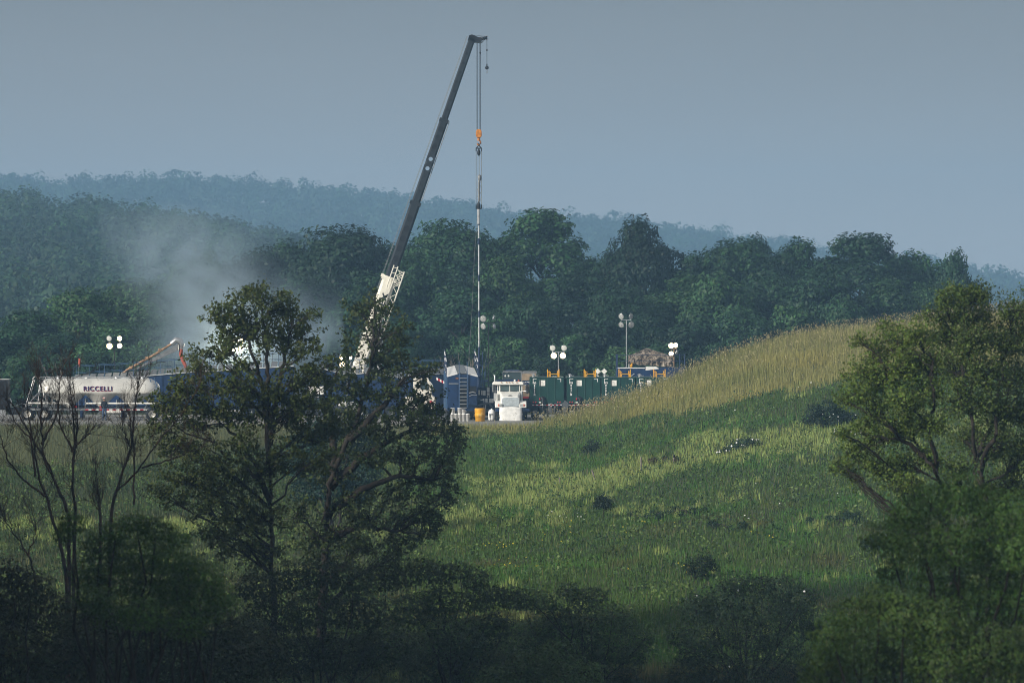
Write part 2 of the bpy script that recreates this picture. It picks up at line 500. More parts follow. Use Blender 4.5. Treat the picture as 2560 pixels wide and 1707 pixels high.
def crown_leaves(lobes, rng, per_m2, size, base, up=.35, hemi=.25, var=.35, fill=.15, lobevar=.28):
    Cs = []; Ns = []; cs = []
    for (cx, cy_, cz, r) in lobes:
        n = max(8, int(per_m2 * 4 * np.pi * r * r * .6))
        d = unit(rng.normal(size=(n, 3)))
        keep = d[:, 2] > -hemi - .6 * rng.random(n)
        d = d[keep]; n = len(d)
        rad = r * (1 - np.abs(rng.normal(0, fill, n)))
        lump = 1 + .22 * np.sin(d[:, 0] * 7 + cx * 3) * np.sin(d[:, 1] * 6 + cz) + .15 * np.sin(d[:, 2] * 9 + cy_)
        c = np.array([cx, cy_, cz]) + d * (rad * lump)[:, None] * np.array([1, 1, .82])
        nn = unit(d + np.array([0, 0, up]) + rng.normal(size=(n, 3)) * .36)
        b = np.array(base) * (1 + rng.uniform(-lobevar, lobevar))
        Cs.append(c); Ns.append(nn); cs.append(leaf_cols(n, b, rng, var))
    C = np.concatenate(Cs); N = np.concatenate(Ns)
    P, F = leaf_quads(C, N, size, rng)
    return P, F, np.concatenate(cs)

def wild_tree(name, label, cat, base, trunks, lobes, leaf=.12, tips_k=1.0, leaves_per=12, col=(.05, .07, .02), spread=.17, seed=1, bark=None, group=None, r0=.22, droop=0.0, sub='crown'):
    """A tree whose limbs reach out to the given masses of foliage, with twigs and tufts of leaves."""
    rng = np.random.default_rng(seed)
    base = Vector(base)
    root = thing(name, label, cat, base, 0, group)
    b = np.array(base)
    paths = []; tips = []
    tr = []
    for T in trunks:
        T = np.asarray(T, float)
        t = np.linspace(0, 1, len(T)); tt = np.linspace(0, 1, len(T) * 4)
        P = np.stack([np.interp(tt, t, T[:, k]) for k in range(3)], 1)
        P[1:-1] += rng.normal(size=(len(P) - 2, 3)) * .04
        rr = np.linspace(r0, r0 * .28, len(P)) * (1 + .25 * np.exp(-np.linspace(0, 8, len(P))))
        paths.append((P, rr)); tr.append((P, rr))
    allP = np.concatenate([p for p, _ in tr]); allR = np.concatenate([r for _, r in tr])
    for (cx, cy_, cz, r) in lobes:
        c = np.array([cx, cy_, cz])
        h = np.linalg.norm((allP - c)[:, :2], axis=1); dz = c[2] - allP[:, 2]
        cost = h + np.abs(dz - .7 * h) * 1.1 + np.where(dz < 0, 3 * (-dz), 0)
        k = int(np.argmin(cost))
        L = np.linalg.norm(allP[k] - c)
        ra = min(allR[k] * .7, .03 + .022 * L)
        limb = bend(allP[k], c, rng, 8, .07, .06)
        paths.append((limb, np.linspace(ra, .018, 8)))
        nt_ = max(5, int(tips_k * 16 * r * r / .36))
        for _ in range(nt_):
            d = unit(rng.normal(size=3)); d[2] = d[2] * .9 + .08
            q = c + d * r * (.35 + 1.0 * rng.random() ** 1.15) * np.array([1, 1, .85])
            s = limb[rng.integers(3, 8)]
            tw = bend(s, q, rng, 5, .09, .05 - droop)
            if rng.random() < .75: paths.append((tw, np.linspace(.016, .005, 5)))
            tips.append(q)
            if rng.random() < .6: tips.append(tw[3] + rng.normal(size=3) * .06)
    V, F = tubes_np(paths, 5)
    link("trunk", mesh_np("trunk", V - b, F, smooth=True), bark or BARK, root)
    tips = np.array(tips)
    n = len(tips) * leaves_per
    cl = np.repeat(tips, leaves_per, 0)
    off = rng.normal(size=(n, 3)) * spread * np.array([1, 1, .85])
    off[:, 2] -= droop * spread * 3 * rng.random(n)
    C = cl + off
    N = unit(rng.normal(size=(n, 3)) + np.array([0, -.15, .35]))
    P, F = leaf_quads(C, N, leaf, rng, .6)
    tc = np.array(col)[None] * (1 + rng.uniform(-.3, .3, (len(tips), 1)))
    tc = np.repeat(tc, leaves_per, 0) * (1 + rng.uniform(-.3, .3, (n, 1))) * (1 + rng.uniform(-.12, .12, (n, 3)))
    link(sub, mesh_np(sub, P - b, F, np.repeat(tc, 4, 0)), LEAF, root)
    return root

def bush(name, label, cat, lobes, leaf=.1, per_m2=60, col=(.03, .05, .02), seed=1, group=None, fill=.2, base=None, up=.35, stems=True, twig=0, flowers=None):
    rng = np.random.default_rng(seed)
    L = np.array(lobes, float)
    if base is None:
        bx, by = L[:, 0].mean(), L[:, 1].mean(); base = Vector((bx, by, gz(bx, by)))
    base = Vector(base); b = np.array(base)
    root = thing(name, label, cat, base, 0, group)
    P, F, c = crown_leaves([tuple(q) for q in L], rng, min(3.2 / (leaf * leaf), per_m2 * 4.2), leaf, col, up=up, hemi=.5, fill=fill)
    link("foliage", mesh_np("foliage", P - b, F, c), LEAF, root)
    paths = []
    for (cx, cy_, cz, r) in L:
        p0 = b + rng.normal(size=3) * np.array([.25, .25, 0]); p0[2] = b[2] - .1
        P = bend(p0, (cx, cy_, cz), rng, 7, .06, .05)
        ln = np.linalg.norm(P[-1] - P[0])
        paths.append((P, np.linspace(.02 + .008 * ln, .012, 7)))
        for _ in range(twig):
            d = unit(rng.normal(size=3)); d[2] = abs(d[2])
            q = np.array([cx, cy_, cz]) + d * r * rng.uniform(1.0, 1.3)
            paths.append((bend((cx, cy_, cz), q, rng, 4, .1, .05), np.linspace(.014, .004, 4)))
            for k in range(3):
                pass
    V, F = tubes_np(paths, 5)
    link("stem", mesh_np("stem", V - b, F, smooth=True), BARK, root)
    if flowers:
        k, size, area = flowers
        i = rng.integers(0, len(L), k); d = unit(rng.normal(size=(k, 3))); d[:, 2] = np.abs(d[:, 2]); d[:, 1] = -np.abs(d[:, 1])
        C = L[i, :3] + d * L[i, 3:4] * 1.02 * np.array([1, 1, .85])
        P, F = leaf_quads(C, unit(d + rng.normal(size=(k, 3)) * .2), size, rng, .9)
        link("flower", mesh_np("flower", P - b, F), WHITE_PLASTIC, root)["kind"] = "stuff"
    return root

def px_lobes(lst, d, seed, dep=1.0):
    """foliage masses from outline points of the photograph, spread in depth round the distance d"""
    rng = np.random.default_rng(seed); out = []
    rmax = max(q[2] for q in lst)
    for (px, py, r) in lst:
        dd = d + rng.normal(0, dep)
        out.append((X(px, dd), dd, Z(py, dd), r * dd / K))
    return out
# ------------------------------------------------------------------ far woods (each reads as one mass)
def mass_wood(name, pts, hs, rs, per_tree, leaf, col, seed, label):
    rng = np.random.default_rng(seed)
    n = len(pts)
    Cs = []; Ns = []; cols = []
    for (x, y, z), h, r in zip(pts, hs, rs):
        k = 7; lob = unit(rng.normal(size=(k, 3))) * np.array([r * .6, r * .6, h * .24]) + np.array([x, y, z + h * .60])
        lr = r * rng.uniform(.45, .68, k)
        m = per_tree // k
        d = unit(rng.normal(size=(k * m, 3))); d[:, 2] = d[:, 2] * .8 + .22; d[:, 1] -= .25; d = unit(d)
        c = np.repeat(lob, m, 0) + d * (np.repeat(lr, m) * (1 - np.abs(rng.normal(0, .13, k * m))))[:, None] * np.array([1, 1, 1.15])
        Cs.append(c); Ns.append(unit(d + np.array([0, 0, .3]) + rng.normal(size=d.shape) * .32))
        b = np.array(col) * rng.uniform(.65, 1.35) * (1 + rng.uniform(-.15, .15, 3))
        cols.append(leaf_cols(k * m, b, rng, .3, .1))
    C = np.concatenate(Cs); N = np.concatenate(Ns)
    P, F = leaf_quads(C, N, leaf, rng, .8)
    o = link(name, mesh_np(name, P, F, np.concatenate(cols)), LEAF)
    return tag(o, label, "wood", kind="stuff")

rng = np.random.default_rng(5)
pts = []; hs = []; rs = []
y = 900.0
while y < 1540:
    st = 7.4
    for x in np.arange(-.104 * y - 8, .02 * y, st):
        xx = x + rng.uniform(-3.2, 3.2); yy = y + rng.uniform(-4, 4)
        if 1280 + K * xx / yy > 1160: continue
        pts.append((xx, yy, gz(xx, yy))); hs.append(rng.uniform(10, 16.5)); rs.append(rng.uniform(4, 6.6))
    y += 14
mass_wood("hillside_wood", pts, hs, rs, 371, .92, (.030, .068, .032), 6, "hazy dark green wood covering the hillside behind the dust on the left")
pts = []; hs = []; rs = []
y = 2650.0
while y < 3240:
    for x in np.arange(-.105 * y, .105 * y, 9.5):
        xx = x + rng.uniform(-3, 3); yy = y + rng.uniform(-8, 8)
        pts.append((xx, yy, gz(xx, yy))); hs.append(rng.uniform(10, 18)); rs.append(rng.uniform(5, 8.5))
    y += 42
mass_wood("ridge_wood", pts, hs, rs, 196, 1.8, (.028, .062, .036), 7, "pale blue wood along the far ridge under the sky")

# ------------------------------------------------------------------ the wood behind the pad: single trees
def proto_tree(seed, h, r, col, low=.14, nl=30, leaf=.36, spire=0.0, dens=22.0):
    rng = np.random.default_rng(seed)
    lobes = []
    for k in range(nl):
        t = rng.uniform(0, 1) ** .85
        z = h * (low + (1 - low) * (.08 + .84 * t))
        env = math.sin(math.pi * min(1, (.16 + .80 * t)) ** (.85 + spire)) ** .75
        a = k * 2.39996 + rng.uniform(-.5, .5)
        q = r * env * rng.uniform(.5, .86)
        lobes.append((q * math.cos(a), q * math.sin(a), z, r * rng.uniform(.32, .52) * (.7 + .3 * env)))
    for k in range(5):
        lobes.append((rng.normal() * r * .18, rng.normal() * r * .18, h * rng.uniform(.80, .93), r * rng.uniform(.2, .32)))
    for k in range(nl // 2):     # small sprays that break the outline
        t = rng.uniform(.2, 1); a = rng.uniform(0, 6.28)
        env = math.sin(math.pi * min(1, (.16 + .80 * t)) ** .85) ** .75
        lobes.append((r * env * 1.0 * math.cos(a), r * env * 1.0 * math.sin(a), h * (low + (1 - low) * (.08 + .86 * t)), r * rng.uniform(.10, .17)))
    P, F, c = crown_leaves(lobes, rng, dens, leaf, col, up=.4, hemi=.45, fill=.2, var=.32, lobevar=.33)
    paths = [(bend((0, 0, -.4), (rng.normal() * .3, rng.normal() * .3, h * .8), rng, 8, .02, 0), np.linspace(.02 * h, .05, 8))]
    for (x, y, z, q) in lobes[:nl]:
        s = np.array([0, 0, max(h * .1, z - .9 * math.hypot(x, y) - .3)])
        paths.append((bend(s, (x, y, z), rng, 6, .05, .04), np.linspace(.10, .02, 6)))
    tv, tf = tubes_np(paths, 5)
    return mesh_np("crown", P, F, c), mesh_np("trunk", tv, tf, smooth=True), h, r
PT = [proto_tree(11, 18, 4.6, (0.0233, 0.0653, 0.0258), nl=30), proto_tree(12, 15.5, 5.6, (0.0264, 0.0692, 0.0291), nl=34),
      proto_tree(13, 13, 3.9, (0.0233, 0.0629, 0.0308), nl=26), proto_tree(14, 17, 5.2, (0.0208, 0.0574, 0.0242), nl=30, low=.2),
      proto_tree(15, 8, 3.4, (0.0290, 0.0770, 0.0308), nl=30, low=.05), proto_tree(16, 11, 4.6, (0.0302, 0.0787, 0.0333), nl=30, low=.06)]
for c, t, h, r in PT:
    c.materials.append(WOODLEAF); t.materials.append(BARK)
def wood_tree(px, top, wpx, d, k, label, group=None, lean=0):
    c, t, h, r = PT[k]
    x = X(px, d); zg = gz(x, d) - .2
    H = Z(top, d) - zg
    root = thing("broadleaf_tree", label, "tree", (x, d, zg), random.Random(int(px * 7 + top)).uniform(0, 6.28), group)
    sx = (wpx * .5 * d / K) / (r * .74); sz = H / (h * .985)
    root.scale = (sx, sx, sz)
    for nm, me in (("trunk", t), ("crown", c)):
        o = bpy.data.objects.new(nm, me); COL.objects.link(o); o.parent = root
WG = "trees of the wood behind the work pad"
distinct = [
    (1352, 524, 240, 545, 0, "tallest tree of the wood, with a broad domed head just right of the hanging pipe"),
    (1608, 552, 178, 540, 3, "tall oval dark tree standing apart above the unlit light tower"),
    (1835, 600, 215, 545, 1, "broad tree in the wood right of the oval tree, above the camouflage canopy"),
    (1886, 588, 110, 570, 2, "slim pointed treetop poking up in the middle of the right half of the wood"),
    (2010, 606, 190, 548, 3, "round tree left of the large domed tree at the right end of the wood"),
    (2150, 584, 235, 545, 0, "large domed tree near the right end of the wood, above the tan hill"),
    (2290, 628, 150, 548, 2, "smaller tree between the large domed tree and the last one of the wood"),
    (2388, 624, 96, 542, 2, "last narrow tree at the right end of the wood, against the sky"),
    (1128, 553, 255, 540, 1, "wide rounded tree between the crane boom and the hanging pipe"),
    (855, 566, 260, 545, 1, "wide tree directly left of the crane boom"),
    (650, 618, 170, 545, 2, "mid green tree half veiled by drifting dust, left of the tree by the boom"),
    (500, 650, 190, 540, 5, "tree almost lost in the drifting dust above the hose"),
    (345, 700, 220, 530, 1, "dark rounded tree above the left light tower"),
    (195, 735, 200, 528, 5, "tree left of and lower than the rounded tree above the light tower"),
    (70, 785, 190, 520, 5, "low spreading tree at the left edge behind the tanker"),
]
for q in distinct: wood_tree(*q)
front = [(1250, 640, 190, 515, 3), (1040, 640, 200, 512, 1), (935, 690, 190, 510, 3), (770, 690, 200, 512, 0), (575, 760, 180, 505, 5), (440, 765, 180, 508, 1),
         (290, 815, 170, 500, 5), (130, 850, 160, 500, 5), (20, 830, 150, 502, 4), (1460, 680, 190, 512, 0), (1545, 715, 170, 506, 1), (1700, 690, 190, 512, 3), (1790, 700, 190, 508, 5),
         (1930, 690, 190, 515, 1), (2060, 690, 190, 512, 5), (2200, 700, 180, 515, 3), (2330, 705, 150, 516, 1), (2430, 720, 130, 520, 5),
         (1160, 720, 180, 500, 2), (1330, 760, 170, 497, 5), (870, 770, 170, 500, 5), (690, 800, 160, 498, 4), (1430, 840, 130, 490, 4),
         (1490, 800, 150, 494, 4), (1620, 790, 160, 495, 5), (1730, 810, 160, 492, 4), (1850, 790, 160, 495, 5), (1980, 770, 150, 498, 4), (2110, 760, 150, 500, 5),
         (1290, 850, 120, 488, 4), (1230, 790, 140, 492, 5), (380, 855, 130, 490, 4), (240, 880, 120, 488, 4), (1075, 830, 130, 496, 4), (985, 800, 140, 494, 5),
         (1560, 870, 130, 486, 4), (1665, 860, 120, 484, 4), (1375, 890, 110, 482, 4), (520, 850, 150, 490, 4), (1785, 860, 110, 484, 4), (60, 890, 110, 486, 4)]
_side = ["left of the crane boom", "between the boom and the hanging pipe", "between the hanging pipe and the unlit tower", "right of the unlit tower"]
for i, (px, top, wd, d, k) in enumerate(front):
    reg = 0 if px < 900 else 1 if px < 1195 else 2 if px < 1570 else 3
    kind = "bushy undergrowth tree of the wood" if k == 4 else "leafy front tree of the wood"
    wood_tree(px, top, wd, d, k, f"{kind} {_side[reg]}"[:200], f"{'undergrowth' if k == 4 else 'front trees'} {_side[reg]}")
for i, (px, top, wd) in enumerate([(1440, 655, 150), (1500, 640, 150), (1720, 640, 160), (1240, 600, 160), (985, 610, 190), (730, 610, 170), (1940, 630, 170), (2250, 640, 150), (560, 665, 170), (270, 755, 170), (130, 790, 170)]):
    wood_tree(px, top, wd, 560, (0, 1, 3)[i % 3], "dark tree filling a gap in the second row of the wood", "second row of trees in the wood")

def branch_tree(name, label, cat, base, h, seed, mt, r0=.09, spread=.35, group=None, levels=4, lean=(0, 0), twigs=3):
    rng = np.random.default_rng(seed)
    root = thing(name, label, cat, base, 0, group)
    paths = []
    def grow(p, d, L, r, lv):
        n = 6
        P = [np.array(p)]
        for k in range(n):
            d = unit(d + rng.normal(size=3) * .09 + np.array([0, 0, .04])); P.append(P[-1] + d * L / n)
        P = np.array(P)
        paths.append((P, np.linspace(r, r * .5, n + 1)))
        if lv <= 0: return
        for k in range(twigs if lv < levels else twigs + 2):
            t = rng.uniform(.35, 1.0); i = int(t * n)
            nd = unit(d + rng.normal(size=3) * spread * np.array([1.3, 1.0, .6]))
            grow(P[i], nd, L * rng.uniform(.45, .72), r * (1 - .5 * t) * .62, lv - 1)
    grow((0, 0, -.2), unit(np.array([lean[0], lean[1], 1.0])), h * .5, r0, levels)
    V, F = tubes_np(paths, 4)
    link("trunk", mesh_np("trunk", V, F, smooth=True), mt, root)
    return root
for i, (px, top, hh) in enumerate([(1095, 770, 0), (1140, 760, 0), (1158, 790, 0), (130, 830, 0), (118, 850, 0), (770, 820, 0)]):
    d = 474 + i
    branch_tree("bare_tree", ["pale leafless tree in front of the wood left of the blue silo roof", "pale leafless tree behind the middle of the blue silo roof",
                "thin leafless tree right of the pale one behind the silo roof", "pale leafless tree behind the tanker's front end", "thin leafless tree beside the one behind the tanker",
                "thin leafless tree in the dust left of the crane boom"][i], "tree",
                (X(px, d), d, -.1), Z(top, d) * .95, 30 + i, BARK_PALE, .13, .28, levels=3, twigs=2)

# ------------------------------------------------------------------ meadow grass (stuff)
def proj(x, y, z): return 1280 + K * x / y, 853.5 - K * (z - CAM_H) / y
def meadow(n, seed, d0, d1):
    rng = np.random.default_rng(seed)
    y = d0 + (d1 - d0) * rng.random(n) ** 1.0
    x = rng.uniform(-1, 1, n) * (.09 * y + 5)
    z = ground_z(x, y)
    px, py = proj(x, y, z)
    return rng, x, y, z, px, py
TANB = np.interp
def tanmask(px, py, x, y):
    b = np.interp(px, [0, 300, 700, 1000, 1130, 1250, 1400, 1650, 1900, 2080, 2560], [1170, 1160, 1120, 1090, 1078, 1084, 1072, 1050, 992, 958, 915])
    b = b + (fbm(x / 3, y / 6, 21) - .5) * 60
    return sstep(10, -10, py - b) if False else 1 - sstep(-9, 9, py - b)
def blades(x, y, z, h, wd, rng, lean=.28):
    n = len(x)
    a = rng.uniform(0, np.pi, n)
    dx = np.cos(a) * wd * .5; dy = np.sin(a) * wd * .5
    la = rng.uniform(0, 2 * np.pi, n); ll = h * lean * rng.random(n)
    V = np.empty((n, 3, 3))
    V[:, 0] = np.stack([x - dx, y - dy, z - .05], 1); V[:, 1] = np.stack([x + dx, y + dy, z - .05], 1)
    V[:, 2] = np.stack([x + np.cos(la) * ll, y + np.sin(la) * ll, z + h], 1)
    return V.reshape(-1, 3), np.arange(3 * n).reshape(-1, 3)

rng, x, y, z, px, py = meadow(520000, 41, 216, 409)
tm = tanmask(px, py, x, y)
istan = rng.random(len(x)) < tm
# bare strip of gravel: no grass where the pad shows
okp = (y < 408.5) | (z > .3)
# --- green meadow
g = (~istan) & okp
X_, Y_, Z_, PX_, PY_ = x[g], y[g], z[g], px[g], py[g]
n1 = fbm(X_ / 2.2, Y_ / 7.0, 51); n2 = fbm(X_ / 6, Y_ / 14, 52); n3 = vnoise(X_ / .45, Y_ / 1.6, 53)
cen = np.interp(PX_, [1050, 1250, 1480, 1700, 1900, 2100, 2400], [1262, 1238, 1205, 1152, 1112, 1092, 1070])
band = np.exp(-((PY_ - cen) / 46) ** 2) * sstep(1080, 1200, PX_)
band2 = np.exp(-((PY_ - np.interp(PX_, [1100, 1500, 2100, 2500], [1318, 1290, 1235, 1200])) / 24) ** 2) * .55
pale = sstep(.50, .68, n1 * .75 + band * .42 + band2 * .30 - .08 + (n3 - .5) * .50)
base = np.array([.068, .122, .028])[None] * np.ones((len(X_), 1))
dark = sstep(.55, .36, n2) if False else (1 - sstep(.30, .56, n2)) * .5
base = base * (1 - dark[:, None]) + np.array([.056, .108, .030]) * dark[:, None]
lush = sstep(.55, .70, fbm(X_ / 3.5, Y_ / 9, 58))[:, None]
base = base * (1 - lush) + np.array([.066, .150, .030]) * lush
brn = (sstep(.54, .68, fbm(X_ / 5, Y_ / 10, 55)) * sstep(1190, 1330, PY_) * .85)[:, None]
base = base * (1 - brn) + np.array([.085, .090, .030]) * brn
olive = (1 - sstep(900, 1120, PX_))[:, None] * .75
base = base * (1 - olive) + np.array([.055, .072, .034]) * olive
base = base * (1 - pale[:, None]) + np.array([.25, .31, .10]) * pale[:, None]
base = base * (1 + rng.uniform(-.35, .35, (len(X_), 1))) * (1 + rng.uniform(-.1, .1, (len(X_), 3)))
straw = rng.random(len(X_)) < .035
base[straw] = np.array([.24, .22, .10])
h = rng.uniform(.13, .35, len(X_)) * (.8 + .6 * n2) + pale * .12
h[straw] += .2
wd = rng.uniform(.03, .07, len(X_)) * (1 + pale * .5); wd[straw] = .02
V, F = blades(X_, Y_, Z_, h, wd, rng, .45)
tag(link("meadow_grass", mesh_np("meadow_grass", V, F, np.repeat(np.clip(base, .005, 1), 3, 0)), GRASS), "green meadow grass with pale weedy patches below the tan grass", "grass", kind="stuff")
# --- broad leaved weeds in tufts between the blades
nw = 110000
rw = np.random.default_rng(49)
yw = 218 + 188 * rw.random(nw); xw = rw.uniform(-1, 1, nw) * (.09 * yw + 5)
zw = ground_z(xw, yw); pw, qw = proj(xw, yw, zw)
cl_ = fbm(xw / 1.1, yw / 2.6, 46)
kw = (rw.random(nw) > tanmask(pw, qw, xw, yw) * 1.2) & (cl_ > .47) & (yw < 404)
xw, yw, zw, cw, pw, qw = xw[kw], yw[kw], zw[kw], cl_[kw], pw[kw], qw[kw]; nw = len(xw)
Pw, Fw = leaf_quads(np.stack([xw, yw, zw + rw.uniform(.06, .42, nw) * (.5 + 1.6 * (cw - .47) / .3)], 1), unit(rw.normal(size=(nw, 3)) * .8 + np.array([0, -.2, .5])), .17, rw, .55)
bw = np.where((fbm(xw / 2.4, yw / 6, 47) > .56)[:, None], np.array([[.110, .165, .045]]), np.where((fbm(xw / 3, yw / 8, 48) > .55)[:, None], np.array([[.036, .078, .024]]), np.array([[.062, .118, .028]])))
bw = bw * (1 + rw.uniform(-.35, .35, (nw, 1)))
tag(link("meadow_weeds", mesh_np("meadow_weeds", Pw, Fw, np.repeat(bw, 4, 0)), LEAF), "leafy weeds growing in tufts through the meadow grass", "weeds", kind="stuff")
# --- tall dry grass on the mound
t = istan & okp
X_, Y_, Z_, PX_, PY_ = x[t], y[t], z[t], px[t], py[t]
n1 = fbm(X_ / 2.5, Y_ / 6, 61); n2 = fbm(X_ / 7, Y_ / 14, 62)
a = sstep(.35, .65, n2)[:, None]
base = np.array([.215, .225, .075]) * (1 - a) + np.array([.285, .275, .10]) * a
gold = (sstep(.56, .72, fbm(X_ / 5, Y_ / 9, 64)))[:, None] * .7
base = base * (1 - gold) + np.array([.32, .285, .09]) * gold
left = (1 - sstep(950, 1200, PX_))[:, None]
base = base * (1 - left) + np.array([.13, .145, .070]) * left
base = base * (1 + rng.uniform(-.2, .2, (len(X_), 1)))
h = rng.uniform(.40, .80, len(X_)) * (.75 + .5 * n1) * np.where((PX_ < 1360) & (Y_ > 388), .55, 1)
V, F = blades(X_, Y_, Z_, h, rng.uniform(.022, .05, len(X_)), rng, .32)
# seed heads on stalks: denser towards the crest
rng, x, y, z, px, py = meadow(60000, 42, 330, 412)
k = (rng.random(len(x)) < tanmask(px, py, x, y) * np.where(px > 1330, 1, .12) * np.interp(y, [360, 385, 402], [.12, .35, 1])) & ((y < 406) | (z > .3))
x, y, z = x[k], y[k], z[k]; n = len(x)
hh = rng.uniform(.65, 1.15, n)
Vs, Fs = blades(x, y, z, hh, np.full(n, .016), rng, .25)
tipv = Vs.reshape(n, 3, 3)[:, 2]
C = tipv - np.array([0, 0, .05])
N = unit(rng.normal(size=(n, 3)) * np.array([1, 1, .2]))
U = unit(np.array([0, 0, 1.0]) + rng.normal(size=(n, 3)) * .35); Q = unit(np.cross(U, N))
L = rng.uniform(.08, .17, n)[:, None]
Hd = np.stack([C - U * L * .5, C + Q * .022, C + U * L * .5, C - Q * .022], 1).reshape(-1, 3)
hv = np.concatenate([V, Vs]); 
hc = np.concatenate([np.repeat(np.clip(base, .005, 1), 3, 0), np.repeat(np.array([[.20, .17, .08]]) * (1 + rng.uniform(-.3, .3, (n, 1))), 3, 0)])
hf = np.concatenate([F, Fs + len(V)])
quad = np.arange(4 * n).reshape(-1, 4); tri = np.concatenate([quad[:, [0, 1, 2]], quad[:, [0, 2, 3]]]) + len(hv)
hcq = np.repeat(np.array([[.38, .33, .18]]) * (1 + rng.uniform(-.35, .35, (n, 1))), 4, 0)
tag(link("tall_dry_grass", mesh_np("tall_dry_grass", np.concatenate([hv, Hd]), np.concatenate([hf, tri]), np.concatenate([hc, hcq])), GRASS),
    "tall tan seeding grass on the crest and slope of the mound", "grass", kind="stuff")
# --- small yellow and white wild flowers
def flowers(name, spots, col, size, seed, label):
    rng = np.random.default_rng(seed); C = []
    for (px, py, rx, ry, n) in spots:
        for _ in range(n):
            p = hit(px + rng.normal() * rx, py + rng.normal() * ry)
            C.append((p.x, p.y, p.z + rng.uniform(.35, .7)))
    C = np.array(C)
    P, F = leaf_quads(C, unit(rng.normal(size=C.shape) * .4 + np.array([0, -.5, .7])), size, rng, .9)
    m = mat(name + "_petal", col, .7)
    tag(link(name, mesh_np(name, P, F), m), label, "flowers", kind="stuff")
flowers("yellow_flowers", [(1240, 1390, 28, 5, 16), (1290, 1435, 50, 5, 14), (1500, 1340, 90, 16, 8), (1640, 1332, 20, 5, 8), (1730, 1448, 22, 5, 16), (1560, 1435, 60, 8, 7), (1350, 1370, 60, 14, 7), (1940, 1360, 60, 10, 5)], (.50, .40, .03), .075, 71, "scattered small yellow flowers low in the green meadow")
flowers("white_flowers", [(1430, 1310, 30, 8, 12), (1790, 1300, 120, 20, 6), (2000, 1250, 90, 30, 6), (1160, 1280, 6, 6, 4), (2050, 990, 60, 16, 9), (1900, 1040, 70, 20, 4)], (.6, .62, .58), .09, 72, "scattered small white flowers in the green meadow")

# ------------------------------------------------------------------ unseen trees added left of the hollow to shade the foreground
_r = random.Random(17)
for i in range(12):
    d = 84 + i * 11.5 + _r.uniform(-2, 2)
    for row in range(2):
        x = -(.09 * d + 9 + row * 8 + _r.uniform(0, 3))
        c, tk, h, r = PT[_r.choice((0, 1, 3))]
        root = thing("broadleaf_tree", "unseen tall tree added left of the hollow to shade the foreground", "tree", (x, d, gz(x, d) - .3), _r.uniform(0, 6), "unseen shade trees added left of the hollow")
        k = _r.uniform(1.30, 1.5); root.scale = (k, k, k)
        for nm, me in (("trunk", tk), ("crown", c)):
            o = bpy.data.objects.new(nm, me); COL.objects.link(o); o.parent = root
# ------------------------------------------------------------------ machines on the pad
def wheel(parent, c, r, wd, axis, rimmat=None, name="wheel"):
    m = MB()
    prof = [(r * .55, -wd / 2), (r * .92, -wd / 2), (r, -wd * .36), (r, wd * .36), (r * .92, wd / 2), (r * .55, wd / 2)]
    m.lathe(prof, c, axis, 22)
    w_ = m.build(name, BLACK, parent)
    q = MB()
    q.lathe([(0, -wd * .18), (r * .16, -wd * .22), (r * .2, -wd * .05), (r * .48, -wd * .02), (r * .56, -wd * .48), (r * .58, -wd * .46), (r * .58, wd * .46), (r * .56, wd * .48), (r * .48, wd * .02), (0, wd * .1)], c, axis, 22)
    q.build("rim", rimmat or GREY, w_)
    return w_
def rail_run(m, pts, h, step, r=.022, mids=1, mm=0):
    """posts and rails along a line of points"""
    pts = [Vector(p) for p in pts]
    up = Vector((0, 0, 1))
    m.tube([p + up * h for p in pts], r, 6, mm)
    for k in range(mids): m.tube([p + up * h * (k + 1) / (mids + 1) for p in pts], r * .8, 6, mm)
    for a, b in zip(pts[:-1], pts[1:]):
        n = max(1, int((b - a).length / step))
        for i in range(n + 1):
            p = a.lerp(b, i / n); m.tube([p, p + up * h], r, 6, mm)

# ---- silver tanker trailer ------------------------------------------------------
D = 440.0; SC = K / D
def px2(px, py, cx, d=D):
    return (px - cx) * d / K, Z(py, d)
t = thing("tanker_trailer", "silver dry bulk tanker trailer with purple and red lettering on its side", "tanker trailer", (X(222, D), D, 0))
L0, L1 = -3.25, 4.75          # barrel ends
hop = [-1.45, .95, 3.35]; 
vs = []; nu, nv = 120, 56
for i in range(nu + 1):
    u = L0 - .55 + (L1 + .75 - L0 + .55) * i / nu
    e = 1.0
    if u < L0 + .3: e = max(.02, 1 - ((L0 + .3 - u) / .86) ** 2) ** .5
    if u > L1 - .35: e = max(.02, 1 - ((u - L1 + .35) / 1.12) ** 2) ** .5
    dep = .36 + 1.10 * max(0, 1 - min(abs(u - h) for h in hop) / 1.22)
    if u < hop[0]: dep = max(.0, 1.5 - (hop[0] - u) * .62)
    if u > hop[2]: dep = max(.0, 1.5 - (u - hop[2]) * .75)
    for j in range(nv):
        a = 2 * math.pi * j / nv
        c, s_ = math.cos(a), math.sin(a)
        if s_ >= 0: yy, zz = c * 1.15 * e, s_ * .92 * e
        else:
            q = abs(2 * math.asin(abs(s_)) / math.pi); sg = 1 if c >= 0 else -1
            if q < .25: yy, zz = sg * 1.15 * e, -.24 * q / .25 * e
            else: k_ = (q - .25) / .75; yy, zz = sg * 1.15 * e * (1 - .88 * k_), (-.24 - max(.1, dep - .24) * k_) * (.3 + .7 * e)
        vs.append((u, yy, 2.36 + zz))
m = MB()
m.add(vs, [(i * nv + j, i * nv + (j + 1) % nv, (i + 1) * nv + (j + 1) % nv, (i + 1) * nv + j) for i in range(nu) for j in range(nv)], 0, True)
m.add(vs[:nv], [tuple(range(nv))]); m.add(vs[-nv:], [tuple(range(nv))])
tank = m.build("tank", ALU, t)
m = MB()
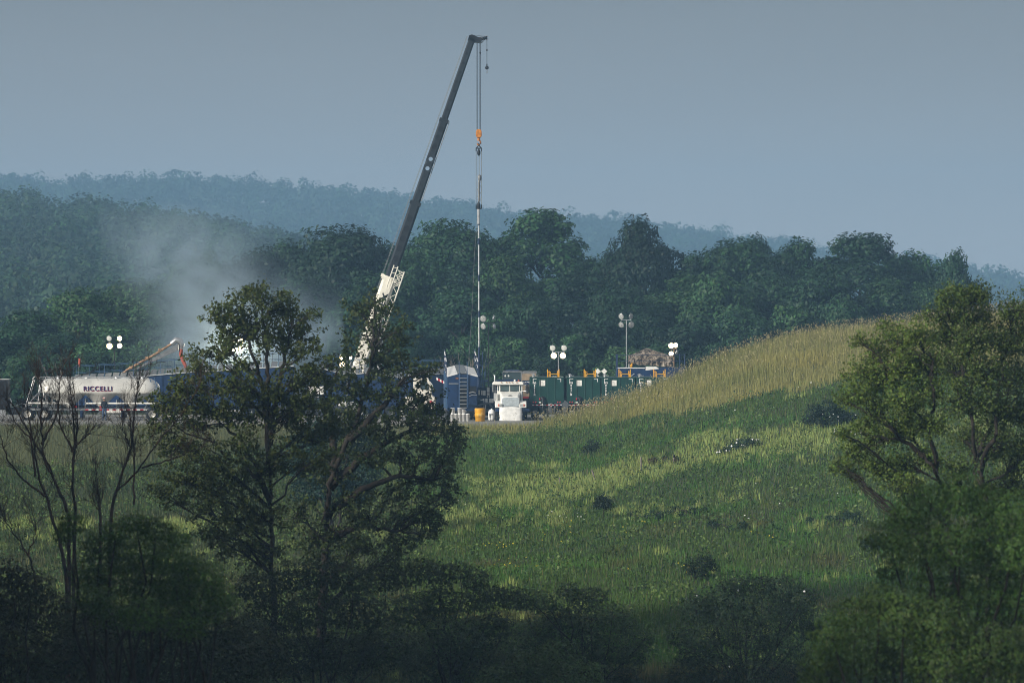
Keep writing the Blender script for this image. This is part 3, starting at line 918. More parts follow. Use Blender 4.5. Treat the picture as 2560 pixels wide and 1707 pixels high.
for u in (-2.3, -.1, 2.2, 4.2): m.lathe([(.28, 0), (.28, .14), (.2, .2), (0, .22)], (u, 0, 3.24), 'z', 16)
m.build("hatch", STEEL, tank)
m = MB(); m.tube([(-4.3, -.5, 3.2), (-4.15, -.5, 3.4), (-3.6, -.5, 3.36), (4.4, -.5, 3.36), (4.7, -.5, 3.25)], .035, 7); m.tube([(-3.6, .5, 3.36), (4.4, .5, 3.36)], .035, 7)
for u in np.arange(-3.5, 4.4, 1.1): m.tube([(u, -.5, 3.1), (u, -.5, 3.36)], .02, 5)
m.build("top_rail", STEEL, t)
m = MB()
m.box(-5.0, 5.6, -1.05, -.85, .78, .95); m.box(-5.0, 5.6, .85, 1.05, .78, .95)
for u in (-4.7, -2.6, -.2, 2.2, 4.5): m.box(u - .07, u + .07, -.85, .85, .80, .93)
for (a, b) in (((-4.9, .95), (-3.4, 2.6)), ((-3.2, .95), (-3.35, 2.5)), ((4.4, .95), (4.9, 2.0)), ((-2.7, .95), (-1.5, 1.3)), ((2.2, .95), (2.2, 1.6)), ((-.2, .95), (-.2, 1.7))):
    for sy in (-.95, .95): m.tube([(a[0], sy, a[1]), (b[0], sy * .8, b[1])], .05, 6)
for u in hop: m.lathe([(.34, 0), (.2, -.2), (.16, -.42)], (u, 0, .98), 'z', 14)
m.build("frame", GREY, t)
m = MB()
for k in range(18): m.box(-.2 + k * .265, .065 + k * .265, -1.09, -1.06, .80, .88, k % 2)
m.build("reflective_strip", [RED, REFLECT_WHITE], t)
m = MB(); m.tube([(-.1 - .0, -1.25, 1.33), (5.4, -1.25, 1.33)], .075, 10); m.tube([(-4.6, -1.2, 1.35), (-1.6, -1.2, 1.35), (-1.4, -1.2, 1.2)], .07, 10)
m.build("hose_tube", WHITE, t)
m = MB()
for sx in (0, .42): m.tube([(-3.55 + sx * .2 - sx, -.75, 1.0), (-3.3 - sx, -.75, 3.3), (-3.35 - sx, -.6, 3.42)], .03, 6)
for k in range(9): z_ = 1.15 + k * .26; m.tube([(-3.53 + k * .026, -.75, z_), (-3.93 + k * .026, -.75, z_)], .02, 5)
m.tube([(-4.85, -.8, 1.0), (-4.25, -.8, 3.1), (-4.15, -.7, 3.38)], .03, 6); m.tube([(-4.85, .8, 1.0), (-4.25, .8, 3.1)], .03, 6)
m.build("end_ladder", STEEL, t)
m = MB(); m.tube([(4.75, -.7, 3.25), (5.45, -.8, 1.1)], .035, 6); m.tube([(5.1, -.7, 3.3), (5.8, -.8, 1.1)], .035, 6)
for k in range(8): q = k / 8; m.tube([(4.8 + .7 * q, -.72, 3.1 - 2 * q), (5.15 + .7 * q, -.72, 3.1 - 2 * q)], .02, 5)
m.build("rear_ladder", BLUE_LT, t)
m = MB()
for u in (-.95, 1.0): m.box(u - .1, u + .1, -1.1, -1.04, 1.0, 1.12)
m.build("side_lamp", RED, t)
m = MB()
for sy in (-.8, .8): m.box(-1.35, -1.2, sy - .07, sy + .07, .08, .8); m.box(-1.45, -1.1, sy - .14, sy + .14, .03, .09)
m.tube([(-1.27, -.95, .75), (-.6, -1.1, .35)], .025, 5)
m.build("landing_leg", GREY, t)
for u in (4.95, 6.15):
    for sy in (-.85, .85): wheel(t, (u, sy, .5), .5, .5 if sy < 0 else .5, 'y', ALU)
m = MB()
for u in (4.95, 6.15): m.tube([(u, -1.1, .5), (u, 1.1, .5)], .07, 8)
for a in range(0, 181, 15): pass
arc = [(4.95 + .62 * math.cos(R(a)), .5 + .62 * math.sin(R(a))) for a in range(20, 181, 16)] 
for sy in (-1.1, .6):
    for (p, q) in zip(arc[:-1], arc[1:]): m.add([(p[0], sy, p[1]), (p[0], sy + .5, p[1]), (q[0], sy + .5, q[1]), (q[0], sy, q[1])], [(0, 1, 2, 3)])
m.build("axle", GREY, t)
m = MB(); m.box(-2.9, -2.55, -.6, .6, .95, 1.45); m.box(-3.6, -3.1, -1.0, -.7, 1.05, 1.5); m.build("blower_box", STEEL, t)
text("RICCELLI", .50, (.78, -1.175, 2.42), LETTER_RED, t, sx=1.02, bold=.008, name="lettering_shadow").location.x += .03
t.children[-1].location.z -= .035
text("RICCELLI", .50, (.78, -1.20, 2.45), LETTER_NAVY, t, sx=1.02, bold=.008)

# ---- dark tractor unit coupled at the far left ----------------------------------
t = thing("tractor_unit", "dark truck tractor coupled to the silver tanker at the left edge", "truck", (X(40, D), D + .1, 0))
m = MB(); m.prismx([(-1.2, .9), (1.2, .9), (1.2, 3.0), (1.0, 3.15), (-1.0, 3.15), (-1.2, 3.0)], -3.6, -.55); m.build("cab", DARK, t)
m = MB(); m.box(-3.5, -.5, -1.0, 1.0, 3.16, 3.2); m.build("roof_edge", REFLECT_WHITE, t)
m = MB(); m.box(-3.3, -2.3, -1.215, -1.203, 1.9, 2.7); m.build("window", GLASS, t)
m = MB(); m.box(-3.6, 3.1, -.55, -.35, .72, .98); m.box(-3.6, 3.1, .35, .55, .72, .98); m.box(.7, 1.7, -.6, .6, .99, 1.1); m.box(-.5, .3, -1.1, -.5, .45, .9)
m.build("chassis", DARK, t)
for u in (.95, 2.25):
    for sy in (-.9, .9): wheel(t, (u, sy, .5), .5, .55, 'y', ALU)
m = MB()
for sy in (-1.18, .62):
    arc = [(2.25 + .6 * math.cos(R(a)), .52 + .6 * math.sin(R(a))) for a in range(-5, 111, 10)]
    for p, q in zip(arc[:-1], arc[1:]): m.add([(p[0], sy, p[1]), (p[0], sy + .56, p[1]), (q[0], sy + .56, q[1]), (q[0], sy, q[1])], [(0, 1, 2, 3)])
m.build("fender", STEEL, t)
m = MB(); m.tube([(-.35, -.8, 1.0), (-.3, -.8, 1.5), (-.45, -.8, 1.75)], .05, 8); m.tube([(-.4, .3, 1.0), (.4, .3, 1.3), (1.2, .2, 1.15)], .03, 6); m.build("air_hose", WHITE_PLASTIC, t)
m = MB(); m.box(-1.8, -.7, -1.15, -.75, .35, .85); m.build("fuel_tank", STEEL, t)
wheel(t, (-3.0, -.95, .5), .5, .4, 'y', ALU)

# ---- worker ----------------------------------------------------------------------
def skin_mesh(vs, es, rad, sub=1, rootv=0):
    me = bpy.data.meshes.new("body"); me.from_pydata(vs, es, []); me.update()
    o = bpy.data.objects.new("body", me); COL.objects.link(o)
    sk = o.modifiers.new("skin", 'SKIN')
    for v, r in zip(me.skin_vertices[0].data, rad): v.radius = (r, r)
    me.skin_vertices[0].data[rootv].use_root = True
    if sub: sb = o.modifiers.new("sub", 'SUBSURF'); sb.levels = sub; sb.render_levels = sub
    dg = bpy.context.evaluated_depsgraph_get()
    out = bpy.data.meshes.new_from_object(o.evaluated_get(dg))
    bpy.data.objects.remove(o)
    return out
def person(loc, rz):
    t = thing("person", "worker in dark shirt, jeans and pale hard hat standing by the silver tanker", "person", loc, rz)
    # faces +Y; looking slightly down with both forearms brought forward
    vs = [(0, 0, .94), (0, .01, 1.12), (0, .02, 1.30), (0, .02, 1.44), (0, .03, 1.52), (0, .05, 1.58), (0, .07, 1.66), (0, .07, 1.74)]
    es = [(0, 1), (1, 2), (2, 3), (3, 4), (4, 5), (5, 6), (6, 7)]
    rd = [.155, .145, .165, .13, .058, .07, .092, .055]
    for s in (-1, 1):
        b = len(vs)
        vs += [(s * .10, 0, .86), (s * .105, .015, .48), (s * .11, -.01, .09), (s * .13, .15, .045)]
        es += [(0, b), (b, b + 1), (b + 1, b + 2), (b + 2, b + 3)]; rd += [.095, .066, .045, .042]
        b = len(vs)
        vs += [(s * .19, .02, 1.42), (s * .235, -.02, 1.13), (s * .15, .22, 1.05), (s * .11, .29, 1.06)]
        es += [(3, b), (b, b + 1), (b + 1, b + 2), (b + 2, b + 3)]; rd += [.068, .05, .036, .034]
    me = skin_mesh(vs, es, rd, 2)
    bm = bmesh.new(); bm.from_mesh(me)
    for s in (-1, 1):      # fingers, each its own short chain rooted in the palm
        c = Vector((s * .11, .29, 1.06)); dirp = Vector((-s * .3, .85, -.1)).normalized(); side = Vector((0, .1, 1)).normalized()
        for k, L in enumerate((.075, .085, .08, .06)):
            p = c + side * (.03 - .02 * k)
            fm = skin_mesh([p, p + dirp * (.04 + L * .5), p + dirp * (.04 + L * .8) + Vector((-s * .03, 0, 0)), p + dirp * (.03 + L * .75) + Vector((-s * .05, 0, 0))], [(0, 1), (1, 2), (2, 3)], [.009, .0085, .008, .007], 1)
            bm.from_mesh(fm)
        fm = skin_mesh([c, c + Vector((-s * .035, .03, .045)), c + Vector((-s * .05, .065, .05))], [(0, 1), (1, 2)], [.011, .010, .008], 1); bm.from_mesh(fm)
    me2 = bpy.data.meshes.new("body"); bm.to_mesh(me2); bm.free()
    for q in (DENIM, SHIRT, SKIN, BLACK): me2.materials.append(q)
    for p in me2.polygons:
        c = p.center; fwd = c.y > .235 and c.z > .9
        p.material_index = 3 if c.z < .09 else 0 if c.z < .95 else 2 if (c.z > 1.53 or fwd) else 1
        p.use_smooth = True
    body = link("body", me2, None, t)
    m = MB(); m.ball((0, .07, 1.735), .118, 14, sc=(.95, 1.12, .78)); m.lathe([(.10, 0), (.155, -.008), (.15, .012)], (0, .09, 1.725), 'z', 16); m.build("hard_hat", mat("pale_hard_hat", (.75, .68, .62), .4), t)
    m = MB(); m.lathe([(.124, 0), (.126, .03), (.118, .05)], (0, .07, 1.745), 'z', 14); m.build("hat_band", RED, t)
    m = MB(); m.tube([(0, .165, 1.66), (0, .185, 1.635), (0, .165, 1.62)], [.012, .018, .012], 6); m.build("nose", SKIN, body)
    m = MB()
    for s in (-1, 1): m.ball((s * .035, .155, 1.668), .012, 8)
    m.build("eye", BLACK, body)
    m = MB()
    for s in (-1, 1): m.ball((s * .092, .06, 1.65), .028, 8, sc=(.4, .8, 1.1))
    m.build("ear", SKIN, body)
    m = MB(); m.tube([(-.022, .158, 1.595), (.022, .158, 1.595)], .006, 5); m.build("mouth", RED, body)
    m = MB(); m.ball((0, .045, 1.675), .1, 12, sc=(.97, .95, .9)); m.build("hair", BARK, t)
person((X(261, 437.5), 437.5, .0), R(8))

# ---- long blue sand silos, side on ------------------------------------------------
def side_silo(name, label, d, prof, zb, depth, parts_rail=True, rz=0):
    """prof: roof line as photograph points"""
    cx = (prof[0][0] + prof[-1][0]) / 2
    t = thing(name, label, "sand silo", (X(cx, d), d, 0))
    P = [((p - cx) * d / K, Z(q, d)) for p, q in prof]
    x0, x1 = P[0][0], P[-1][0]
    poly = [(x0, zb), (x1, zb)] + P[::-1]
    m = MB(); m.prism(poly, 0, depth)
    n = int((x1 - x0) / 1.15)
    for i in range(n + 1):
        u = x0 + .06 + (x1 - x0 - .12) * i / n; zt = np.interp(u, [p[0] for p in P], [p[1] for p in P])
        m.box(u - .04, u + .04, -.07, -.001, zb + .02, zt - .22)
    b = m.build("body", BLUE, t)
    m = MB()
    for (a, c) in zip(P[:-1], P[1:]):
        k = max(1, int((c[0] - a[0]) / .55))
        for i in range(k):
            u0, u1 = i / k, (i + .8) / k
            pa = (a[0] + (c[0] - a[0]) * u0, a[1] + (c[1] - a[1]) * u0); pb = (a[0] + (c[0] - a[0]) * u1, a[1] + (c[1] - a[1]) * u1)
            m.add([(pa[0], -.10, pa[1] + .01), (pb[0], -.10, pb[1] + .01), (pb[0], depth * .5, pb[1] + .38), (pa[0], depth * .5, pa[1] + .38),
                   (pa[0], -.10, pa[1] + .05), (pb[0], -.10, pb[1] + .05), (pb[0], depth * .5, pb[1] + .42), (pa[0], depth * .5, pa[1] + .42)],
                  [(0, 1, 5, 4), (4, 5, 6, 7), (0, 4, 7, 3), (1, 2, 6, 5), (2, 3, 7, 6), (3, 2, 1, 0)])
    m.build("roof", GREY, t)
    m = MB(); m.prism([(p[0], p[1] - .055) for p in P] + [(p[0], p[1] + .0) for p in P[::-1]], -.12, -.075); m.build("roof_edge", ROOFMET, t)
    m = MB(); rail_run(m, [(p[0], -.05, p[1]) for p in P], 1.05, .95, .024, 1); rail_run(m, [(p[0], depth - .1, p[1] + .1) for p in P], 1.05, 1.5, .02, 1)
    m.build("handrail", BLUE_LT, t)
    m = MB()
    for u in np.linspace(x0 + .6, x1 - .6, 6): m.box(u - .12, u + .12, .1, depth - .1, .05, zb)
    m.box(x0, x1, .2, .45, zb - .35, zb - .01); m.build("frame", NAVY, t)
    for u in (x1 - 3.6, x1 - 2.4, x1 - 1.2): wheel(t, (u, .35, .5), .5, .5, 'y', GREY)
    return t
s1 = side_silo("sand_silo", "long blue sand silo with railed roof behind the silver tanker", 452, [(185, 950), (300, 944), (470, 930), (620, 921), (735, 914)], 1.0, 2.5)
s2 = side_silo("sand_silo", "blue sand silo with a roof falling to the right behind the crane's foot", 450, [(800, 919), (868, 936), (930, 930), (985, 941), (1012, 946)], 1.0, 2.4)
s3 = side_silo("sand_silo", "lower dark blue silo behind the white truck cab, partly hidden by leaves", 466, [(985, 941), (1050, 935), (1112, 934)], .9, 2.4)

# ---- conveyor arm pouring into the silo --------------------------------------------
dA = 453.2
t = thing("conveyor_arm", "rusty fill pipe on a grey boom ending in a hanging red hose", "conveyor", (X(300, dA), dA, Z(941, dA)))
def loc_(px, py): return Vector((X(px, dA) - X(300, dA), 0, Z(py, dA) - Z(941, dA)))
m = MB(); m.tube([loc_(300, 938), loc_(322, 922), loc_(380, 890), loc_(433, 857)], .10, 10); 
for q in (.2, .5, .75): p = loc_(300, 938).lerp(loc_(433, 857), q); m.tube([p - Vector((.12, 0, -.075)), p + Vector((.12, 0, .075))], .14, 10)
m.build("pipe", RUST, t)
m = MB(); a, b = loc_(335, 922), loc_(446, 862); nrm = Vector((.47, 0, -.88)) * .0
m.add([a + Vector((0, -.25, -.05)), b + Vector((0, -.25, .12)), b + Vector((0, -.25, -.42)), a + Vector((0, -.25, -.14)), a + Vector((0, .3, -.05)), b + Vector((0, .3, .12)), b + Vector((0, .3, -.42)), a + Vector((0, .3, -.14))],
      [(3, 2, 1, 0), (4, 5, 6, 7), (0, 1, 5, 4), (2, 3, 7, 6), (1, 2, 6, 5), (3, 0, 4, 7)]); m.build("boom", GREY, t)
m = MB(); m.tube([loc_(428, 860), loc_(440, 850), loc_(450, 852), loc_(454, 862), loc_(453, 874)], [.20, .26, .27, .22, .15], 12); m.build("elbow", STEEL, t)
m = MB(); m.tube([loc_(453, 872), loc_(452, 885), loc_(457, 900), loc_(464, 915), loc_(470, 932)], [.16, .15, .15, .14, .13], 12); m.build("hose", REDHOSE, t)

# ---- red flag ----------------------------------------------------------------------
t = thing("flag_pole", "thin pole with a limp orange red flag above the tanker", "flag", (X(197, 446), 446, 0))
m = MB(); m.tube([(0, 0, 0), (0, 0, Z(894, 446))], .018, 6); m.build("pole", GREY, t)
zt = Z(895, 446)
m = MB(); m.add([(0, -.02, zt), (.12, -.06, zt - .06), (.14, .04, zt - .36), (.06, -.05, zt - .72), (.0, -.02, zt - .55)], [(0, 1, 2, 3, 4)]); m.add([(0, .0, zt), (-.05, .05, zt - .1), (-.07, .06, zt - .45), (0, 0, zt - .5)], [(0, 1, 2, 3)])
m.build("flag", mat("orange_red_cloth", (.36, .06, .03), .8), t)

# ---- light towers ------------------------------------------------------------------
def lamp_head(parent, c, r, lens_m, aim):
    """a bowl reflector lamp: c centre, aim unit vector"""
    q = Vector(aim).normalized().to_track_quat('Y', 'Z').to_matrix().to_4x4(); q.translation = Vector(c)
    m = MB(q)
    m.lathe([(0.03, -.42 * r * 1.6), (r * .35, -.40 * r * 1.6), (r * .8, -.18 * r * 1.6), (r, 0), (r * 1.04, .03), (r * .96, .035)], (0, 0, 0), 'y', 22)
    l = m.build("lamp", STEEL, parent)
    m = MB(q); m.lathe([(r * .95, .012), (r * .78, .025)], (0, 0, 0), 'y', 22, 1); m.lathe([(r * .78, .025), (0, .045)], (0, 0, 0), 'y', 22)
    m.build("lens", [lens_m, LAMP_RIM if lens_m in (LAMP_ON, LAMP_WARM) else lens_m], l)
    m = MB(q); m.tube([(0, -.35 * r * 1.6, 0), (0, -.35 * r * 1.6, r * 1.25)], .025, 6); m.tube([(-r, -.05, 0), (-r * .2, -.3 * r, r * .95)], .012, 5); m.build("bracket", GREY, l)
def light_tower(label, mpx, d, ctr, lamps, mast_m, group="portable light towers"):
    """mpx: mast column, ctr: row of the crossbar, lamps: (dx px, dy px, radius px, lens, aim)"""
    t = thing("light_tower", label, "light tower", (X(mpx, d), d, 0), 0, group)
    s = d / K
    zc = Z(ctr, d)
    m = MB(); m.tube([(0, 0, .7), (0, 0, zc * .45)], .06, 8); m.tube([(0, 0, zc * .45), (0, 0, zc + .05)], .04, 8); m.tube([(0, 0, zc * .75), (0, 0, zc)], .03, 8)
    xs = [q[0] * s for q in lamps]
    m.tube([(min(xs), -.02, zc), (max(xs), -.02, zc)], .03, 6)
    for (dx, dy, r, lm, aim) in lamps: m.tube([(dx * s, -.02, zc), (dx * s, .05, zc - dy * s)], .022, 6)
    m.build("mast", mast_m, t)
    m = MB(); m.prism([(-.8, .35), (.8, .35), (.8, 1.1), (.6, 1.35), (-.6, 1.35), (-.8, 1.1)], .1, 1.5); m.build("generator_box", YELLOW if False else WHITE, t, bevel=.03)
    m = MB(); m.box(-1.3, 1.3, .1, .22, .28, .36); m.tube([(0, .1, .3), (0, -1.2, .3)], .05, 6); m.build("outrigger", GREY, t)
    for sx in (-.85, .85): wheel(t, (sx, .8, .3), .3, .2, 'x', GREY)
    for (dx, dy, r, lm, aim) in lamps: lamp_head(t, (dx * s, -.1, zc - dy * s), r * s * .9, lm, aim)
    return t
F0 = (0, -1, -.15)
def glow(parent, loc, watts, col=(1, .86, .6)):
    l = bpy.data.lights.new("lamp_light", 'POINT'); l.energy = watts; l.color = col; l.shadow_soft_size = .25
    o = bpy.data.objects.new("lamp_light", l); COL.objects.link(o); o.parent = parent; o.location = loc
light_tower("light tower above the silver tanker with three of four lamps lit", 286, 458, 857, [(-13, -11, 7.5, LAMP_DIM, (-.1, -1, -.3)), (13, -11, 7, LAMP_ON, (.35, -1, -.1)), (-12, 8, 8.5, LAMP_ON, F0), (13, 7, 7.5, LAMP_ON, (.3, -1, -.45))], DARK)
gt = light_tower("lit light tower glowing in the dust behind the tall leafy foreground tree", 592, 468, 862, [(-13, -9, 9, LAMP_ON, (-.4, -1, -.1)), (9, -8, 9, LAMP_ON, F0), (-10, 9, 8, LAMP_ON, F0), (10, 10, 8, LAMP_ON, (.4, -1, 0))], GREY)
glow(gt, (0, -.9, Z(862, 468)), 800)
light_tower("light tower with three warm lit lamps left of the crane boom's foot", 868, 447, 896, [(-12, -3, 8.5, LAMP_WARM, F0), (7, -3, 6.5, LAMP_WARM, (.6, -1, -.1)), (-12, 15, 8.5, LAMP_WARM, F0), (10, 15, 6, LAMP_OFF, (.7, -.6, -.2))], GREY)
light_tower("unlit light tower just right of the hanging pipe with outward turned lamps", 1221, 470, 807, [(-13, -10, 8.5, LAMP_OFF, (-.15, -1, -.25)), (14, -12, 7, LAMP_OFF, (.95, -.35, -.35)), (-13, 9, 8, LAMP_OFF, (-.5, -.9, -.35)), (15, 9, 7, LAMP_OFF, (.8, -.5, .1))], DARK)
gt = light_tower("light tower above the green tanks with its two lower lamps blazing", 1396, 458, 880, [(-14.5, -10, 8, LAMP_DIM, (0, -1, -.2)), (14, -10, 8, LAMP_DIM, (0, -1, -.2)), (-11.5, 9, 8.5, LAMP_ON, F0), (11, 9, 8.5, LAMP_ON, F0)], STEEL)
light_tower("tall unlit light tower with four pale lamps left of the camouflage canopy", 1566, 462, 800, [(-13, -9, 8, LAMP_OFF, (-.5, -.9, -.4)), (11, -9, 7.5, LAMP_OFF, (.7, -.8, -.3)), (-13, 12, 8, LAMP_OFF, (-.4, -.9, -.5)), (12, 12, 8.5, LAMP_OFF, (.3, -1, -.4))], STEEL)
light_tower("light tower behind the camouflage canopy with three lamps lit", 1685, 462, 872, [(-7, -8, 8, LAMP_WARM, F0), (3.5, -9, 7, LAMP_WARM, (.3, -1, -.1)), (-7, 12, 7, LAMP_WARM, F0), (7, 9, 6, LAMP_OFF, (.8, -.5, -.3))], RUST)

# ---- crane --------------------------------------------------------------------------
dC = 461.0; sC = dC / K
cx0, cz0 = X(895, dC), Z(925, dC)
t = thing("mobile_crane", "mobile crane with a long dark grey telescopic boom and cream white base", "crane", (X(895, dC), dC, 0))
tip = W(1181, 96, dC)
a = Vector((tip.x - cx0, 0, tip.z - cz0)); LB = a.length; a.normalize()
nrm = Vector((a.z, 0, -a.x))          # towards the underside of the boom (right in the photo)
M = Matrix(((nrm.x, 0, a.x, 0), (nrm.y, 1, a.y, 0), (nrm.z, 0, a.z, cz0), (0, 0, 0, 1)))
def bsec(m, z0, z1, wx, wy, mm=0):     # boom box with chamfered edges
    c = .18 * wx
    poly = [(-wx / 2 + c, -wy / 2), (wx / 2 - c, -wy / 2), (wx / 2, -wy / 2 + c), (wx / 2, wy / 2 - c), (wx / 2 - c, wy / 2), (-wx / 2 + c, wy / 2), (-wx / 2, wy / 2 - c), (-wx / 2, -wy / 2 + c)]
    n = 8
    m.add([(x, y, z0) for x, y in poly] + [(x, y, z1) for x, y in poly], [tuple(range(n - 1, -1, -1)), tuple(range(n, 2 * n))] + [(i, (i + 1) % n, (i + 1) % n + n, i + n) for i in range(n)], mm)
q1, q2, q3 = LB * .281, LB * .508, LB * .757
m = MB(M); bsec(m, -.6, q1, 1.12, .95); m.box(-.64, .62, -.52, .52, q1 - .35, q1 - .05); m.box(-.75, -.5, -.3, .3, q1 - .2, q1 + .05)
base = m.build("boom_base", WHITE_CRANE, t)
_tm = Matrix(((a.x, -nrm.x, 0), (0, 0, -1), (a.z, -nrm.z, 0)))    # columns: along boom, letter up, towards the viewer
tx = text("TEREX", .62, (0, 0, 0), LETTER_BLACK, base, sx=1.35, bold=.02)
tx.matrix_local = Matrix.Translation(Vector((0, -.49, cz0)) + a * (q1 * .66) + nrm * .12) @ Matrix(((a.x, -nrm.x, 0, 0), (0, 0, -1, 0), (a.z, -nrm.z, 0, 0), (0, 0, 0, 1))) @ Matrix.Diagonal((1.35, 1, 1, 1))
def boom_part(z0, z1, wx, wy, holes, thr, name="boom_section"):
    """one telescoping box; thr are holes that go right through"""
    m = MB(M)
    cut = sorted(thr)
    segs = []; z = z0
    r = .21
    for h in cut:
        bsec(m, z, h - r - .04, wx, wy); z = h + r + .04
        # side plates with a round hole
        n = 16; s0 = wx / 2; 
        for yy in (-wy / 2, wy / 2):
            ring = [(.0 + r * .82 * math.cos(2 * math.pi * k / n), yy, h + r * .82 * math.sin(2 * math.pi * k / n)) for k in range(n)]
            sq = []
            for k in range(n):
                c, s_ = math.cos(2 * math.pi * k / n), math.sin(2 * math.pi * k / n); f = 1 / max(abs(c), abs(s_))
                sq.append((c * f * s0, yy, h + s_ * f * (r + .04)))
            m.add(ring + sq, [(k, (k + 1) % n, n + (k + 1) % n, n + k) for k in range(n)])
        m.add([(r * .82 * math.cos(2 * math.pi * k / n), yy, h + r * .82 * math.sin(2 * math.pi * k / n)) for yy in (-wy / 2, wy / 2) for k in range(n)], [(k, k + n, (k + 1) % n + n, (k + 1) % n) for k in range(n)])
        for sx in (-1, 1): m.add([(sx * s0, y_, h + dz) for y_ in (-wy / 2, wy / 2) for dz in (-r - .04, r + .04)], [(0, 1, 3, 2)])
    bsec(m, z, z1, wx, wy)
    m.box(-wx / 2 - .04, wx / 2 + .04, -wy / 2 - .03, wy / 2 + .03, z1 - .32, z1 - .02)
    o = m.build(name, BOOMGREY, t)
    m = MB(M)
    for (z, rr) in holes: m.lathe([(rr, 0), (rr * .86, -.012), (rr * .8, .0)], (0, -wy / 2 - .001, z), 'y', 18); m.lathe([(rr * .8, -.004), (0, -.004)], (0, -wy / 2, z), 'y', 18)
    if holes: m.build("boss", DARK, o)
    return o
boom_part(q1, q2, .84, .75, [(q2 - 1.5 - .85 * k, .26) for k in range(5)], [])
boom_part(q2, q3, .68, .62, [(q3 - .9 - .75 * k, .25) for k in range(3)] + [(q2 + .9, .1)], [q3 - 3.45, q3 - 4.25])
boom_part(q3, LB, .53, .50, [(LB - 1.35 - .80 * k, .12) for k in range(9)], [])
m = MB()
tp = Vector((tip.x - cx0, 0, tip.z))
def tl(px, py, y=0): return Vector((X(px, dC) - cx0, y, Z(py, dC)))
for yy in (-.28, .2):
    pl = [tl(1172, 90), tl(1180, 87), tl(1196, 94), tl(1207, 96), tl(1203, 105), tl(1196, 108), tl(1188, 107), tl(1172, 99)]
    m.prism([(p.x, p.z) for p in pl], yy, yy + .08)
m.tube([tl(1200, 97), tl(1210, 97), tl(1216, 94), tl(1217, 91)], [.16, .13, .13, .08], 8); m.box(tl(1172, 90).x, tl(1190, 90).x, -.2, .2, tl(0, 106).z, tl(0, 92).z)
m.build("boom_head", DARK, t)
m = MB()
for px in (1193.5, 1201): m.lathe([(.22, -.2), (.26, -.16), (.2, -.1), (.2, .1), (.26, .16), (.22, .2)], tl(px, 101), 'y', 18)
m.lathe([(.14, -.06), (.17, -.05), (.12, 0), (.17, .05), (.14, .06)], tl(1216, 95), 'y', 14); m.build("sheave", STEEL, t)
m = MB()
ropex = [1192.3, 1194.5, 1199.5, 1201.7]
for i, px in enumerate(ropex): m.tube([tl(px if i < 2 else px, 104, -.12 + .08 * i), tl(px, 326, -.12 + .08 * i)], .021, 5)
m.build("hoist_rope", DARK, t)
m = MB(); m.tube([tl(1217.3, 96), tl(1217.3, 162)], .02, 5); m.lathe([(0, -.1), (.1, 0), (0, .1)], tl(1217.3, 126), 'z', 8); m.lathe([(0, -.1), (.1, 0), (0, .1)], tl(1200.5, 133), 'z', 8)
m.tube([tl(1180, 88), tl(1216, 92)], .012, 5); m.build("auxiliary_rope", DARK, t)
m = MB(M); m.tube([(-.62, 0, 2), (-.62, 0, q1), (-.42, 0, LB)], .016, 5); m.tube([(-.75, .1, 2), (-.48, .1, LB)], .012, 5)
m.tube([(.40, -.2, q2 + .15), (.44, -.2, q3 - .1)], .035, 6); m.build("boom_cable", GREY, t)
# stowed lattice jib along the boom base
m = MB(M)
x0, x1 = .02, .98
for (xx, yy) in ((x0, -.72), (.36, -.72), (x1, -.62), (x1, .25)): m.tube([(xx, yy, 2.6 if xx > .5 else q1 - .9), (xx, yy, q1 + 1.0 if xx < .5 else q1 + .75)], .05, 7)
zz = np.arange(2.6, q1 + .5, .85)
for i, z in enumerate(zz):
    m.tube([(x1, -.62, z), (.55, -.66, z + .42)], .028, 5); m.tube([(.55, -.66, z + .42), (x1, -.62, z + .85)], .028, 5); m.tube([(x1, -.62, z), (x1, .25, z + .85)], .026, 5)
for z in (q1 - .1, q1 + .35, q1 + .8):
    m.tube([(x0, -.72, z), (.36, -.72, z + .05)], .035, 5); m.tube([(.36, -.72, z - .1), (x1, -.62, z - .15)], .035, 5); m.tube([(.36, -.72, z), (x1, -.62, z - .5)], .028, 5); m.tube([(x1, -.62, z - .05), (.5, -.70, z - .5)], .028, 5)
m.build("jib_lattice", WHITE_CRANE, t)
m = MB(); m.tube([Vector((1.6, 0, 2.2)), Vector((0, 0, cz0)) + a * 4.2 + nrm * .6], [.24, .2], 12); m.build("lift_cylinder", STEEL, t)
m = MB(); m.box(-2.6, 1.6, -1.2, 1.2, 1.65, 2.2); m.box(-2.8, -1.3, -1.25, 1.25, 2.2, 3.3); m.box(-.5, .5, -.55, .55, 2.2, 4.1); m.build("turntable", WHITE_CRANE, t, bevel=.05)
m = MB(); m.prism([(1.0, 2.0), (2.6, 2.0), (2.6, 2.7), (2.1, 3.5), (1.0, 3.6)], -1.35, -.5); m.build("operator_cab", WHITE_CRANE, t, bevel=.04)
m = MB(); m.prism([(1.15, 2.6), (2.45, 2.6), (2.05, 3.4), (1.15, 3.45)], -1.365, -1.352); m.build("cab_window", GLASS, t)
m = MB(); m.box(-4.2, 5.4, -1.25, 1.25, .75, 1.6); m.box(-4.2, 4.2, -1.3, -1.2, 1.0, 1.5)
for u in (-3.6, 3.6): m.box(u - .25, u + .25, -1.9, 1.9, .55, .9); 
for u in (-3.6, 3.6):
    for sy in (-1.85, 1.85): m.tube([(u, sy, .05), (u, sy, .9)], .1, 8); m.lathe([(.3, .02), (.3, .08), (0, .09)], (u, sy, 0), 'z', 12)
m.build("carrier", WHITE_CRANE, t, bevel=.04)
for u in (-2.6, -1.3, 1.4, 2.7):
    for sy in (-1.05, 1.05): wheel(t, (u, sy, .62), .62, .45, 'y', WHITE_CRANE)
